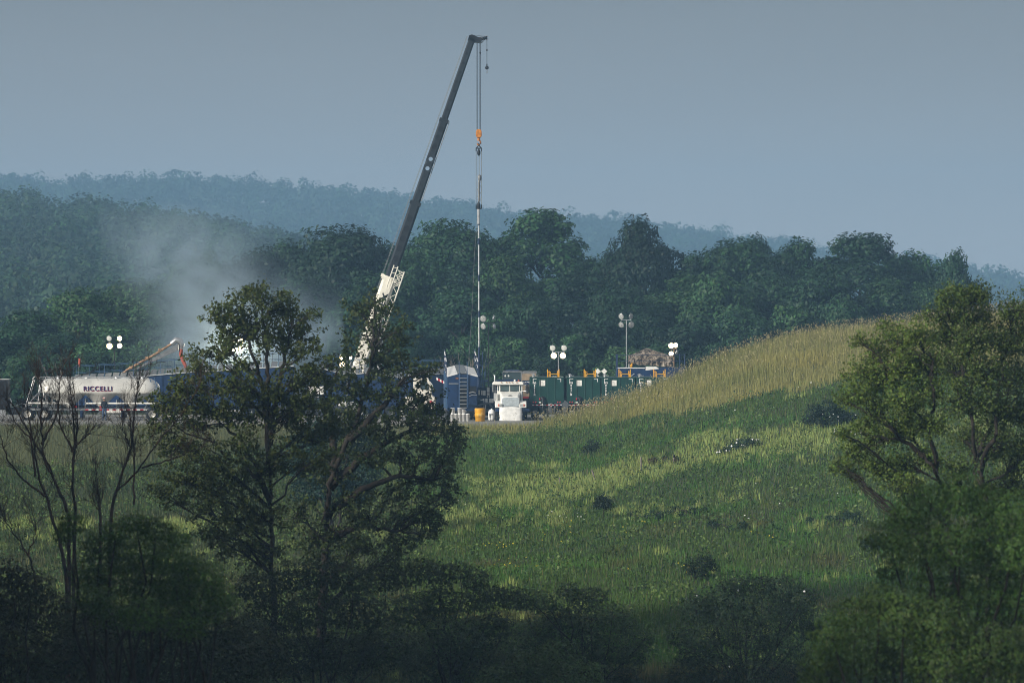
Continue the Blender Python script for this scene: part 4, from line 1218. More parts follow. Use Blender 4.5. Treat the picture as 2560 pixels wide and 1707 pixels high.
# driving cab of the carrier at the right end
cl = lambda px, py: ((px - 895) * sC, Z(py, dC))
m = MB(); m.prism([cl(1034, 1010), cl(1088, 1010), cl(1090, 1004), cl(1087, 992), cl(1080, 988), cl(1078, 962), cl(1070, 944), cl(1034, 942)], -1.25, 1.2); m.build("carrier_cab", WHITE_CRANE, t, bevel=.05)
m = MB(); m.prism([cl(1052, 974), cl(1074, 974), cl(1068, 952), cl(1052, 952)], -1.265, -1.252); m.build("side_window", GLASS, t)
m = MB(); m.lathe([(.0, -.02), (.17, -.02), (.17, 0)], (cl(1078, 1004)[0], -1.26, cl(0, 1006)[1]), 'y', 14); m.lathe([(.0, -.02), (.12, -.02), (.12, 0)], (cl(1084, 1018)[0], -1.26, cl(0, 1018)[1]), 'y', 12); m.build("marker_lamp", RED, t)
m = MB(); m.box(cl(1060, 0)[0], cl(1090, 0)[0], -1.25, 1.2, cl(0, 1022)[1], cl(0, 1012)[1]); m.build("bumper", WHITE, t, bevel=.06)
wheel(t, (4.5, -1.0, .62), .62, .45, 'y', WHITE_CRANE); wheel(t, (4.5, 1.0, .62), .62, .45, 'y', WHITE_CRANE)
m = MB(); m.tube([cl(1072, 950)[0:1] + (-1.3, cl(0, 950)[1]), (cl(1082, 0)[0], -1.5, cl(0, 962)[1]), (cl(1084, 0)[0], -1.5, cl(0, 976)[1])], .03, 6); m.build("mirror_arm", WHITE, t)

# hook block, overhaul ball, rigging frame and pipe hang below
def hx(px, py): return (X(px, dC), Z(py, dC))
t = thing("hook_block", "orange crane hook block hanging on four ropes in the sky", "hook block", (X(1197, dC), dC, Z(333, dC)))
def hl(px, py): return ((px - 1197) * sC, -(py - 333) * sC)
m = MB(); m.prism([hl(1189.5, 340), hl(1190, 328), hl(1193, 324), hl(1201, 324), hl(1204, 328), hl(1204.5, 340), hl(1201, 345), hl(1193, 345)], -.28, .28); m.build("sheave_case", ORANGE, t, bevel=.04)
m = MB(); m.tube([(0, 0, -.38), (0, 0, -.62)], [.11, .13], 10); m.build("swivel", ORANGE, t)
m = MB(); m.tube([(0, 0, -.55), (.12, 0, -.68), (.15, 0, -.84), (.05, 0, -.98), (-.1, 0, -.95), (-.15, 0, -.8)], [.06, .07, .08, .08, .06, .03], 9); m.build("hook", ORANGE, t)
t = thing("overhaul_ball", "small black ball weight with hook hanging from the boom tip", "crane hook", (X(1217.3, dC), dC, Z(170, dC)))
m = MB(); m.ball((0, 0, 0), .155, 14); m.tube([(0, 0, .15), (0, 0, .32)], .05, 7); m.build("ball", DARK, t)
m = MB(); m.tube([(0, 0, -.14), (0, 0, -.25), (.05, 0, -.33), (0, 0, -.42), (-.06, 0, -.37)], .028, 7); m.build("hook", STEEL, t)
t = thing("rigging_frame", "narrow cable frame with shackles hanging between the hook and the pipe", "rigging", (X(1197, dC), dC, Z(361, dC)))
def rl(px, py, y=0): return Vector(((px - 1197) * sC, y, -(py - 361) * sC))
m = MB(); m.tube([rl(1197, 358), rl(1197, 364)], .05, 6); m.tube([rl(1197, 364), rl(1190.3, 371)], .045, 6); m.tube([rl(1197, 364), rl(1203.7, 371)], .045, 6); m.tube([rl(1190.3, 371), rl(1203.7, 371)], .05, 6)
m.tube([rl(1190.3, 370), rl(1190.3, 379)], .05, 6); m.tube([rl(1203.7, 370), rl(1203.7, 379)], .05, 6); m.build("spreader", DARK, t)
m = MB(); m.ball(rl(1197, 382), .16, 10, sc=(.9, .7, 1.7)); m.tube([rl(1197, 371), rl(1197, 378)], .08, 6); m.build("pulley", DARK, t)
m = MB()
for px in (1190.4, 1203.6): m.tube([rl(px, 375), rl(px, 520)], .022, 5)
for px in (1195, 1199): m.tube([rl(px, 386), rl(px, 442)], .012, 4)
m.build("cable", GREY, t)
m = MB(); m.tube([rl(1198, 437), rl(1199, 441), rl(1199, 447), rl(1198, 453)], [.06, .17, .15, .09], 8)
rng_ = random.Random(3); pz = [rl(1197.5 + rng_.uniform(-.8, .8), 452 + k * 4.4) for k in range(13)]
m.tube(pz, [.085 + .035 * (k % 2) for k in range(13)], 7); m.build("chain", GREY, t)
m = MB(); m.tube([rl(1196.5, 504), rl(1196.5, 510), rl(1196.5, 518), rl(1196.5, 522)], [.06, .13, .15, .12], 10); m.box(-.24, .22, -.1, .1, rl(0, 523).z, rl(0, 520).z)
for px in (1190.4, 1203.6): m.tube([rl(px, 512), rl(px, 522)], .05, 6)
m.build("clamp", DARK, t)
t = thing("lubricator_pipe", "tall thin steel pipe with dark blue couplings hanging upright above the wellhead", "pipe", (X(1197, dC), dC, 0))
def ll(px, py, y=0): return Vector(((px - 1197) * sC, y, Z(py, dC)))
segs = [(523, 560, .12), (562, 597, .075), (611, 688, .066), (702, 778, .066), (792, 868, .066)]
m = MB()
for a_, b_, r_ in segs: m.tube([ll(1196.4 + (a_ - 523) * .004, a_), ll(1196.4 + (b_ - 523) * .004, b_)], r_, 10)
m.build("pipe_section", STEEL, t)
m = MB()
for a_, b_ in ((558, 563), (596, 612), (687, 703), (777, 793), (867, 905)): m.tube([ll(1196.4 + (a_ - 523) * .004, a_), ll(1196.4 + (b_ - 523) * .004, b_)], .088, 10)
m.build("coupling", NAVY, t)
m = MB(); m.tube([ll(1194, 530), ll(1186, 640), ll(1180, 780), ll(1170, 930)], .012, 4); m.build("wireline", GREY, t)
t = thing("wellhead", "dark blue wellhead valve stack below the hanging pipe", "wellhead", (X(1197, dC), dC, 0))
m = MB(); m.tube([(0, 0, 0), (0, 0, Z(900, dC))], .15, 12)
for z in (.6, 1.5, 2.4, 3.3, 4.1): m.lathe([(.15, -.1), (.32, -.1), (.32, .1), (.15, .1)], (0, 0, z), 'z', 14)
m.build("valve_stack", NAVY, t)
m = MB()
for z in (1.1, 2.0, 2.9): m.tube([(-.7, 0, z), (.7, 0, z)], .09, 8); m.lathe([(.2, -.02), (.24, 0), (.2, .02)], (.75, 0, z), 'x', 14); m.lathe([(.2, -.02), (.24, 0), (.2, .02)], (-.75, 0, z), 'x', 14)
m.build("valve_arm", NAVY, t)
m = MB(); m.tube([(.55, .1, 3.0), (.6, .1, Z(885, dC))], .03, 6); m.tube([(.28, .1, 3.0), (.3, .1, Z(880, dC))], .05, 6); m.build("standpipe", BLUE, t)

# ---- blue sand silo seen end on ------------------------------------------------------
t = thing("sand_silo", "tall blue sand silo seen end on with a silver ladder and ribbed pale roof", "sand silo", (X(1156, D), D, 0), R(1.7))
def fl(px, py): return ((px - 1156) / SC, Z(py, D))
Wd = 1.16; zf = Z(943, D); zpk = Z(936, D); Ln = 12.0; rise = .55
m = MB()
fr = [(-Wd, .75), (Wd, .75), (Wd, zf), (.35, zpk), (-.35, zpk), (-Wd, zf)]
vs = [(x, 0, z) for x, z in fr] + [(x * .97, Ln, z + (rise if z > 1 else 0)) for x, z in fr]
m.add(vs, [tuple(range(6)), tuple(range(11, 5, -1))] + [(i, i + 6, (i + 1) % 6 + 6, (i + 1) % 6) for i in range(6)])
m.build("body", BLUE, t)
m = MB()
for k in range(11):
    m.box(-Wd - .10, -Wd - .003, .3 + k * 1.08, .48 + k * 1.08, .9, zf + rise * (k / 11) - .05)
m.box(-Wd - .06, -Wd - .002, .02, Ln - .1, 1.6, 1.68); m.build("side_rib", BLUE_LT, t)
m = MB()
for k in range(12):
    y0 = .05 + k * 1.0; y1 = y0 + .62; z0 = rise * y0 / Ln; z1 = rise * y1 / Ln
    for s in (-1, 1):
        m.add([(s * (Wd + .02), y0, zf + z0 + .03), (s * .38, y0, zpk + z0 + .03), (s * .38, y1, zpk + z1 + .03), (s * (Wd + .02), y1, zf + z1 + .03),
               (s * (Wd + .02), y0, zf + z0 + .12), (s * .38, y0, zpk + z0 + .12), (s * .38, y1, zpk + z1 + .12), (s * (Wd + .02), y1, zf + z1 + .12)],
              [(0, 1, 5, 4), (4, 5, 6, 7), (3, 2, 6, 7), (0, 4, 7, 3)])
m.build("roof", REFLECT_WHITE, t)
m = MB(); m.add([(-.36, -.03, zpk + .14), (.36, -.03, zpk + .14), (.35, Ln, zpk + rise + .14), (-.35, Ln, zpk + rise + .14), (-.36, -.03, zpk + .06), (.36, -.03, zpk + .06)], [(0, 1, 2, 3), (4, 5, 1, 0)]); m.build("walkway", GREY, t)
m = MB()
lx0, lx1 = fl(1148, 0)[0], fl(1168, 0)[0]
for xx in (lx0, lx1): m.tube([(xx, -.14, 1.0), (xx, -.14, zpk + .02), (xx, .1, zpk + .9), (xx, .6, zpk + .95)], .035, 6)
m.build("ladder", BLUE_LT, t)
m = MB()
for k in range(10): z = Z(945 + k * 9.3, D); m.box(lx0 + .04, lx1 - .04, -.18, -.10, z - .03, z + .03)
m.build("ladder_rung", STEEL, t)
m = MB(); m.box(lx0 + .05, lx1 - .05, -.02, -.003, .9, Z(968, D)); m.box(fl(1172, 0)[0], fl(1191, 0)[0], -.02, -.003, Z(984, D), Z(965, D)); m.build("recess", DARK, t)
for s in (-1, 1):
    m = MB()
    P = [(s * (Wd + .06) * (1 - .03 * y / Ln), y, zf + .15 + rise * y / Ln) for y in (.1, 3, 6, 9, Ln)]
    for i in range(4):
        a_, b_ = Vector(P[i]), Vector(P[i + 1])
        for h, rr in ((.10, .03), (.55, .02), (1.02, .035)):
            m.tube([a_ + Vector((0, .15, h + .1 * i)), b_ + Vector((0, -.15, h + .1 * (i + 1)))], rr, 6)
        for q in (.08, .92): p = a_.lerp(b_, q); m.tube([p, p + Vector((0, 0, 1.05 + .1 * (i + q)))], .025, 6)
    m.build("handrail", NAVY, t)
    m = MB()
    for i in (0, 2): a_, b_ = Vector(P[i]), Vector(P[i + 1]); m.tube([a_ + Vector((-.02, .2, 1.08 + .1 * i)), b_ + Vector((-.02, -.2, 1.08 + .1 * (i + 1)))], .045, 6); m.tube([a_ + Vector((-.02, .2, .58 + .1 * i)), b_ + Vector((-.02, -.2, .58 + .1 * (i + 1)))], .03, 6)
    m.build("rail_cap", REFLECT_WHITE, t)
m = MB(); m.box(*[fl(1128, 0)[0], fl(1137, 0)[0]], -.03, -.004, Z(994, D), Z(986.5, D)); m.build("placard", WHITE, t)
m = MB(); m.box(fl(1122, 0)[0], fl(1146, 0)[0], -.12, -.004, Z(960, D), Z(957.5, D)); m.build("step_bar", STEEL, t)
m = MB(); m.box(fl(1139, 0)[0], fl(1146, 0)[0], -.05, -.004, Z(947, D), Z(944.5, D)); m.build("amber_lamp", ORANGE, t)
m = MB(); m.box(fl(1123, 0)[0], fl(1144, 0)[0], -.035, -.004, 1.1, Z(962, D)); m.build("door", BLUE, t)
m = MB(); m.box(fl(1172, 0)[0], fl(1192, 0)[0], -.35, -.003, Z(1012, D), Z(988, D)); m.build("control_box", NAVY, t)
m = MB(); m.tube([(fl(1173, 0)[0], -.1, Z(982, D)), (fl(1182, 0)[0], -.15, Z(980, D)), (fl(1189, 0)[0], -.1, Z(982, D))], .05, 6); m.tube([(fl(1173, 0)[0], -.38, Z(990, D)), (fl(1180, 0)[0], -.38, Z(987, D)), (fl(1192, 0)[0], -.38, Z(987, D))], .03, 6); m.build("hose", STEEL, t)
m = MB(); m.box(-Wd, Wd, .1, Ln, .45, .74); m.box(-Wd, Wd, -.15, .05, .62, .74); m.build("chassis", DARK, t)
for yy in (1.2, 2.5):
    for s in (-.85, .85): wheel(t, (s, yy, .5), .5, .5, 'x')

# ---- white buckets, yellow drum ------------------------------------------------------
def bucket(px, zb, dpy, label, h=.66, r=.17):
    t = thing("plastic_bucket", label, "bucket", (X(px, dpy), dpy, zb), 0, "white buckets stacked before the blue silo")
    m = MB(); m.lathe([(0, 0), (r * .86, 0), (r, h * .9), (r * 1.05, h * .9), (r * 1.05, h * .95)], (0, 0, 0), 'z', 18); m.build("pail", WHITE_PLASTIC, t)
    m = MB(); m.lathe([(r * 1.06, h * .91), (r * 1.06, h * .98), (r * .95, h), (0, h)], (0, 0, 0), 'z', 18); m.build("lid", WHITE_PLASTIC, t)
    return t
dB = 434.5
for k in range(5):
    bucket(1130.5 + k * 9.8, .02, dB, ["leftmost white bucket of the ground row by the blue silo", "second white bucket from the left in the ground row", "middle white bucket of the ground row by the blue silo",
            "white bucket next to the right end of the ground row", "white bucket at the right end of the row, nothing stacked on it"][k], .58, .145)
bucket(1132, .60, dB, "tall white bucket stacked alone on the left end of the row", .42, .16)
bucket(1149, .60, dB, "taller of the two white buckets side by side on the row", .42, .16)
bucket(1159, .60, dB, "shorter white bucket stacked right of its neighbour on the row", .32, .15)
t = thing("spill_drum", "yellow ribbed spill drum standing on the gravel left of the white truck", "drum", (X(1200, 433.5), 433.5, .02))
m = MB(); m.lathe([(0, 0), (.33, 0), (.36, .02), (.37, .32), (.40, .33), (.41, .62), (.37, .63)], (0, 0, 0), 'z', 26); m.build("barrel", YELLOW, t)
m = MB(); m.lathe([(.37, .63), (.37, .68), (.41, .69), (.41, .76), (.38, .77), (.41, .79), (.41, .86), (.38, .87), (.41, .89), (.41, .97), (.36, 1.0), (0, 1.0)], (0, 0, 0), 'z', 26); m.build("lid", YELLOW, t)
m = MB(); m.box(-.12, .12, -.43, -.395, .42, .56); m.build("hazard_label", mat("faded_label", (.6, .4, .1), .6), t)

# ---- pump skid between the silo and the white truck ----------------------------------------
dS = 444.0
t = thing("pump_skid", "dark blue pump skid with white instrument panels between silo and white truck", "pump skid", (X(1212, dS), dS, 0))
def sl(px, py): return ((px - 1212) * dS / K, Z(py, dS))
m = MB(); m.box(-.7, .8, 0, 2.4, .3, .5); m.box(-.6, -.1, .2, 1.8, .5, 1.5); m.box(.1, .75, .3, 2, .5, 1.3)
for xx in (-.65, .0, .72): m.box(xx - .04, xx + .04, -.05, .05, .3, 3.0)
m.box(-.7, .8, .4, 2.0, 1.62, 2.5); m.build("frame", NAVY, t)
m = MB(); m.tube([(-.5, -.1, 1.1), (.3, -.15, 1.3), (.6, -.1, .9)], .09, 8); m.lathe([(.25, -.2), (.3, 0), (.25, .2)], (-.3, -.1, .95), 'y', 14); m.box(-.1, .5, -.2, .2, .55, .85); m.build("pump", GREY, t)
m = MB()
for (a_, b_, c_, e_) in ((1196, 1200, 975, 987), (1203, 1206.5, 976, 987), (1207.5, 1214, 976, 988), (1217, 1224, 968, 980), (1217, 1224, 982, 988), (1217, 1219.5, 989, 994), (1222, 1224, 989, 994)):
    x0, z1 = sl(a_, c_); x1, z0 = sl(b_, e_); m.box(x0, x1, -.1, -.055, z0, z1)
m.build("instrument_panel", WHITE, t)
m = MB(); 
for px, py0, py1 in ((1203, 885, 960), (1208, 900, 960)): m.tube([(sl(px, 0)[0], 1.2, 2.4), (sl(px, 0)[0] + .1, 1.2, sl(0, py0)[1] - .9)], .03, 6)
m.tube([(-.6, .5, 2.4), (-.3, .5, 2.9), (.4, .5, 2.7), (.9, .5, 3.0)], .04, 6); m.tube([(.3, .4, 2.5), (.9, .4, 2.75)], .035, 6); m.build("pipe", BLUE_LT, t)
t = thing("white_tank", "small rounded white plastic tank standing on the ground beside the white truck", "tank", (X(1229, 439), 439, .02))
m = MB(); m.lathe([(0, 0), (.22, 0), (.26, .1), (.26, .62), (.2, .78), (.06, .84), (.06, .9), (0, .9)], (0, 0, 0), 'z', 20); m.build("shell", WHITE_PLASTIC, t)
m = MB(); m.box(-.12, .12, -.275, -.24, .42, .50); m.tube([(-.1, -.2, 0), (-.16, -.32, .5)], .03, 6); m.build("fitting", DARK, t)

# ---- white truck facing the camera ---------------------------------------------------------
t = thing("truck", "white conventional truck facing the camera with a pale grille and chrome stack", "truck", (X(1274, D), D - 2.0, 0))
dT = D - 2.0
def wl(zx, zy): return ((1210 + zx / 10.45 - 1274) * dT / K, Z(910 + zy / 10.45, dT))
def wbox(m, zx0, zx1, zy0, zy1, y0, y1, mm=0):
    x0, z1 = wl(zx0, zy0); x1, z0 = wl(zx1, zy1); return m.box(x0, x1, y0, y1, z0, z1, mm)
m = MB(); 
m.prism([wl(345, 1000), wl(1000, 1000), wl(1010, 560), wl(1030, 540), wl(1030, 490), wl(1000, 462), wl(250, 462), wl(220, 490), wl(215, 540), wl(340, 560)], 1.6, 3.4)
m.build("cab", WHITE, t, bevel=.05)
m = MB(); m.prism([wl(215, 540), wl(1030, 540), wl(1030, 490), wl(1000, 464), wl(250, 464), wl(220, 490)], 1.35, 1.6); m.build("sun_visor", WHITE, t, bevel=.03)
m = MB()
for zx in (455, 585, 660, 735, 860): x_, z_ = wl(zx, 480); m.box(x_ - .05, x_ + .05, 1.28, 1.36, z_ - .03, z_ + .03)
m.build("marker_lamp", ORANGE, t)
m = MB(); wbox(m, 425, 920, 550, 715, 1.585, 1.598); m.build("windscreen", GLASS_LT, t)
m = MB(); wbox(m, 665, 682, 545, 718, 1.56, 1.584); wbox(m, 408, 424, 545, 720, 1.56, 1.60); wbox(m, 921, 938, 545, 720, 1.56, 1.60); m.build("pillar", WHITE, t)
m = MB()
for a_, b_ in (((440, 705), (620, 722)), ((690, 700), (865, 722))): p, q = wl(*a_), wl(*b_); m.tube([(p[0], 1.55, p[1]), (q[0], 1.52, q[1])], .018, 5)
m.build("wiper", BLACK, t)
for zx in (372, 955):
    m = MB(); wbox(m, zx - 18, zx + 14, 570, 700, 1.57, 1.598); m.build("side_glass", GLASS, t)
# hood: rises from the grille shell to the cowl
m = MB()
h0 = [wl(455, 1110), wl(925, 1110), wl(930, 900), wl(880, 850), wl(500, 850), wl(450, 900)]
h1 = [wl(405, 1110), wl(950, 1110), wl(945, 760), wl(930, 722), wl(412, 722), wl(405, 760)]
m.add([(x_, .0, z_) for x_, z_ in h0] + [(x_, 1.58, z_) for x_, z_ in h1], [tuple(range(6)), tuple(range(11, 5, -1))] + [(i, i + 6, (i + 1) % 6 + 6, (i + 1) % 6) for i in range(6)])
m.build("hood", WHITE, t, bevel=.05)
m = MB(); m.prism([wl(475, 1100), wl(912, 1100), wl(915, 915), wl(870, 868), wl(520, 868), wl(475, 915)], -.05, -.003); g_ = m.build("grille", mat("pale_grille_screen", (.40, .45, .48), .7, noise=.2, nscale=6), t)
m = MB(); x_, z_ = wl(685, 830); m.ball((x_, .25, z_), .18, 12, sc=(1.0, .5, .38)); m.build("hood_emblem_vent", DARK, t)
for s, (za, zb_) in ((-1, (290, 480)), (1, (925, 1110))):
    m = MB()
    a_ = wl(za, 1140); b_ = wl(zb_, 960)
    x0, x1, z0, z1 = a_[0], b_[0], a_[1], b_[1]
    n = 12; out = []
    for k in range(n + 1):
        an = math.pi * k / n; out.append((.75 - .85 * math.cos(an), z0 + (z1 - z0) * (math.sin(an) ** .6)))
    m.prismx(out, x0, x1); m.build("fender", WHITE, t, bevel=.05)
    m = MB()
    zl = (400, 480) if s < 0 else (940, 1030); wbox(m, zl[0], zl[1], 1040, 1105, -.14, -.09); h_ = m.build("headlight", LAMP_OFF, t)
    m = MB(); zl = (372, 398) if s < 0 else (1032, 1058); wbox(m, zl[0], zl[1], 1040, 1100, -.14, -.09); m.build("turn_lamp", mat("red_orange_lamp", (.6, .09, .03), .3), h_)
m = MB(); 
for px, y0_, zx0, zx1 in ((0, 1.5, 255, 300),):
    x_, zt_ = wl(278, 290); zb_ = wl(0, 470)[1]; m.tube([(x_, 1.7, zb_), (x_, 1.7, zt_ - .1), (x_ - .02, 1.75, zt_)], [.055, .06, .065], 10)
m.build("exhaust_stack", STEEL, t)
m = MB(); x_, _ = wl(280, 0); m.tube([(x_, 1.7, wl(0, 960)[1]), (x_, 1.7, wl(0, 470)[1])], .1, 10); m.build("heat_guard", GREY, t)
m = MB(); x_, _ = wl(305, 0); m.tube([(x_ + .0, 1.3, wl(0, 970)[1]), (x_, 1.3, wl(0, 760)[1])], .14, 12); x2, _ = wl(985, 0); m.tube([(x2, 1.3, wl(0, 960)[1]), (x2, 1.3, wl(0, 720)[1])], .10, 12); m.build("air_cleaner", STEEL, t)
for s, zx in ((-1, 225), (1, 1120)):
    m = MB(); x_, _ = wl(zx, 0); z0, z1 = wl(0, 730)[1], wl(0, 545)[1]
    m.box(x_ - .05, x_ + .05, 1.45, 1.55, z0, z1); mm_ = m.build("mirror", DARK if s > 0 else STEEL, t)
    m = MB(); xc = wl(345 if s < 0 else 1005, 0)[0]
    for z in (z1 - .02, z0 + .05): m.tube([(x_, 1.5, z), (xc, 1.65, z)], .02, 5)
    m.build("mirror_arm", STEEL, mm_)
m = MB(); wbox(m, 300, 1190, 1165, 1240, -.25, .05); m.build("bumper", BLUE, t, bevel=.03)
m = MB(); m.box(-.45, .45, .2, 7, .55, .85); m.box(-1.2, 1.2, 3.6, 7.5, .9, 1.1); m.build("chassis", DARK, t)
for s in (-.98, .98): wheel(t, (s, .75, .52), .52, .32, 'x')
for s in (-.9, .9):
    for yy in (5.6, 6.9): wheel(t, (s, yy, .52), .52, .55, 'x')
m = MB(); x_, z_ = wl(805, 440); m.ball((x_, 2.1, z_ + .02), .09, 10); m.build("beacon", WHITE, t)
# white wrapped block before the bumper
t = thing("wrapped_block", "scuffed white fabric wrapped block on the ground before the white truck's bumper", "block", (X(1277, D - 2.9), D - 2.9, .0))
rng = np.random.default_rng(8)
n = 28; q = 14; hh = Z(910 + 1112 / 10.45, D - 2.9)
vs = []; fs = []
for j in range(q + 1):
    for i in range(n):
        a_ = 2 * math.pi * i / n; c, s_ = math.cos(a_), math.sin(a_)
        f = (abs(c) ** 8 + abs(s_) ** 8) ** (-1 / 8)
        tt = j / q; r_ = 1.0 if tt < .9 else 1 - .07 * ((tt - .9) / .1) ** 2
        wob = 1 + .02 * math.sin(3 * a_ + 5 * tt) + .012 * rng.normal()
        vs.append((c * f * .86 * r_ * wob * (1 - .015 * math.sin(tt * 9)), s_ * f * .38 * r_ * wob, tt * hh - (.04 * abs(c * f) if j == q else 0)))
fs = [(j * n + i, j * n + (i + 1) % n, (j + 1) * n + (i + 1) % n, (j + 1) * n + i) for j in range(q) for i in range(n)] + [tuple(range(q * n, q * n + n))]
m = MB(); m.add(vs, fs, 0, True); m.build("cover", WHITE_SHEET, t)
m = MB(); m.box(-.8, .8, -.3, .3, -.02, .06); m.build("pallet", TANWOOD, t)

# ---- blue truck behind the white one --------------------------------------------------
dV = 452.0
t = thing("truck", "blue truck behind the white one, its dark windscreen showing above the white roof", "truck", (X(1281, dV), dV, 0))
def vl(zx, zy): return ((1210 + zx / 10.45 - 1281) * dV / K, Z(910 + zy / 10.45, dV))
def vbox(m, zx0, zx1, zy0, zy1, y0, y1, mm=0):
    x0, z1 = vl(zx0, zy0); x1, z0 = vl(zx1, zy1); return m.box(x0, x1, y0, y1, z0, z1, mm)
m = MB(); vbox(m, 490, 1000, 205, 1100, 1.4, 3.6); vbox(m, 560, 930, 155, 205, 1.6, 3.4); m.build("cab", BLUE, t, bevel=.04)
m = MB(); vbox(m, 500, 975, 212, 400, 1.38, 1.396); m.build("windscreen", GLASS, t)
m = MB(); vbox(m, 490, 1000, 183, 212, 1.3, 1.45); vbox(m, 962, 1003, 213, 900, 1.3, 1.37); vbox(m, 488, 499, 213, 400, 1.34, 1.37); vbox(m, 560, 625, 205, 228, 1.27, 1.299); m.build("trim", STEEL, t)
m = MB()
for zx, ang in ((553, .5), (640, -.5)): x_, z_ = vl(zx, 310); m.box(x_ - .055, x_ + .055, 1.36, 1.377, z_ - .07, z_ + .07, 0, (0, ang, 0))
m.build("sticker", WHITE, t)
m = MB(); a_ = [vl(310, 1100), vl(930, 1100), vl(930, 420), vl(900, 405), vl(330, 405), vl(310, 420)]; m.prism(a_, -.3, 1.4); m.build("hood", BLUE, t, bevel=.04)
m = MB(); x_, z_ = vl(905, 435); m.ball((x_, -.32, z_), .08, 10); m.build("marker_lamp", mat("orange_lens", (.6, .12, .03), .3), t)
m = MB(); m.box(-1.1, 1.1, .2, 6, .6, .95); m.build("chassis", DARK, t)
for s in (-.95, .95):
    for yy in (.6, 4.6): wheel(t, (s, yy, .5), .5, .4, 'x')

# ---- tan box trailer with a lettered band ---------------------------------------------
dW = 447.0
t = thing("box_trailer", "tan boarded dump box with a navy lettered band between white truck and green tank", "trailer", (X(1323, dW), dW, 0))
def bl(zx, zy): return ((1210 + zx / 10.45 - 1323) * dW / K, Z(910 + zy / 10.45, dW))
x0, z0 = bl(1000, 850); x1, z1 = bl(1365, 255)
m = MB(); m.box(x0, x1, 0, 6.5, z0, z1); m.build("box_body", TANWOOD, t)
m = MB()
for zx in (1000, 1362): xx = bl(zx, 0)[0]; m.box(xx - .05, xx + .05, -.05, 0.05, z1, bl(0, 180)[1])
m.box(x0, x1, -.05, .05, bl(0, 190)[1], bl(0, 178)[1]); m.box(x0, x1, 3.0, 3.1, z1, bl(0, 200)[1]); m.build("top_frame", GREY, t)
m = MB(); m.box(x0 - .001, x1, -.03, -.003, bl(0, 545)[1], bl(0, 425)[1]); b_ = m.build("name_band", NAVY, t)
m = MB(); m.box(bl(1030, 0)[0], x1 - .05, -.045, -.032, bl(0, 515)[1], bl(0, 460)[1]); w_ = m.build("name_plate", WHITE, b_)
text("shland", .22, (bl(1125, 0)[0], -.06, bl(0, 487)[1]), LETTER_NAVY, b_, sx=1.2, bold=.008)
m = MB(); m.tube([(bl(1080, 0)[0], -.08, bl(0, 700)[1]), (bl(1080, 0)[0], -.08, bl(0, 560)[1])], .03, 6); m.tube([(bl(1130, 0)[0], -.08, bl(0, 720)[1]), (bl(1130, 0)[0], -.08, bl(0, 560)[1])], .06, 6); m.tube([(bl(1070, 0)[0], -.1, bl(0, 745)[1]), (bl(1150, 0)[0], -.1, bl(0, 710)[1])], .035, 6); m.build("latch", GREY, t)
m = MB(); m.box(x0, x1, .2, 6.4, .55, z0 - .02); m.build("chassis", DARK, t)
m = MB(); m.box(x0 + .05, x0 + .5, -.05, -.005, z0 - .12, z0 - .02); m.build("tail_lamp", RED, t)
for s in (x0 + .2, x1 - .2): wheel(t, (s, 1.2, .5), .5, .4, 'x')

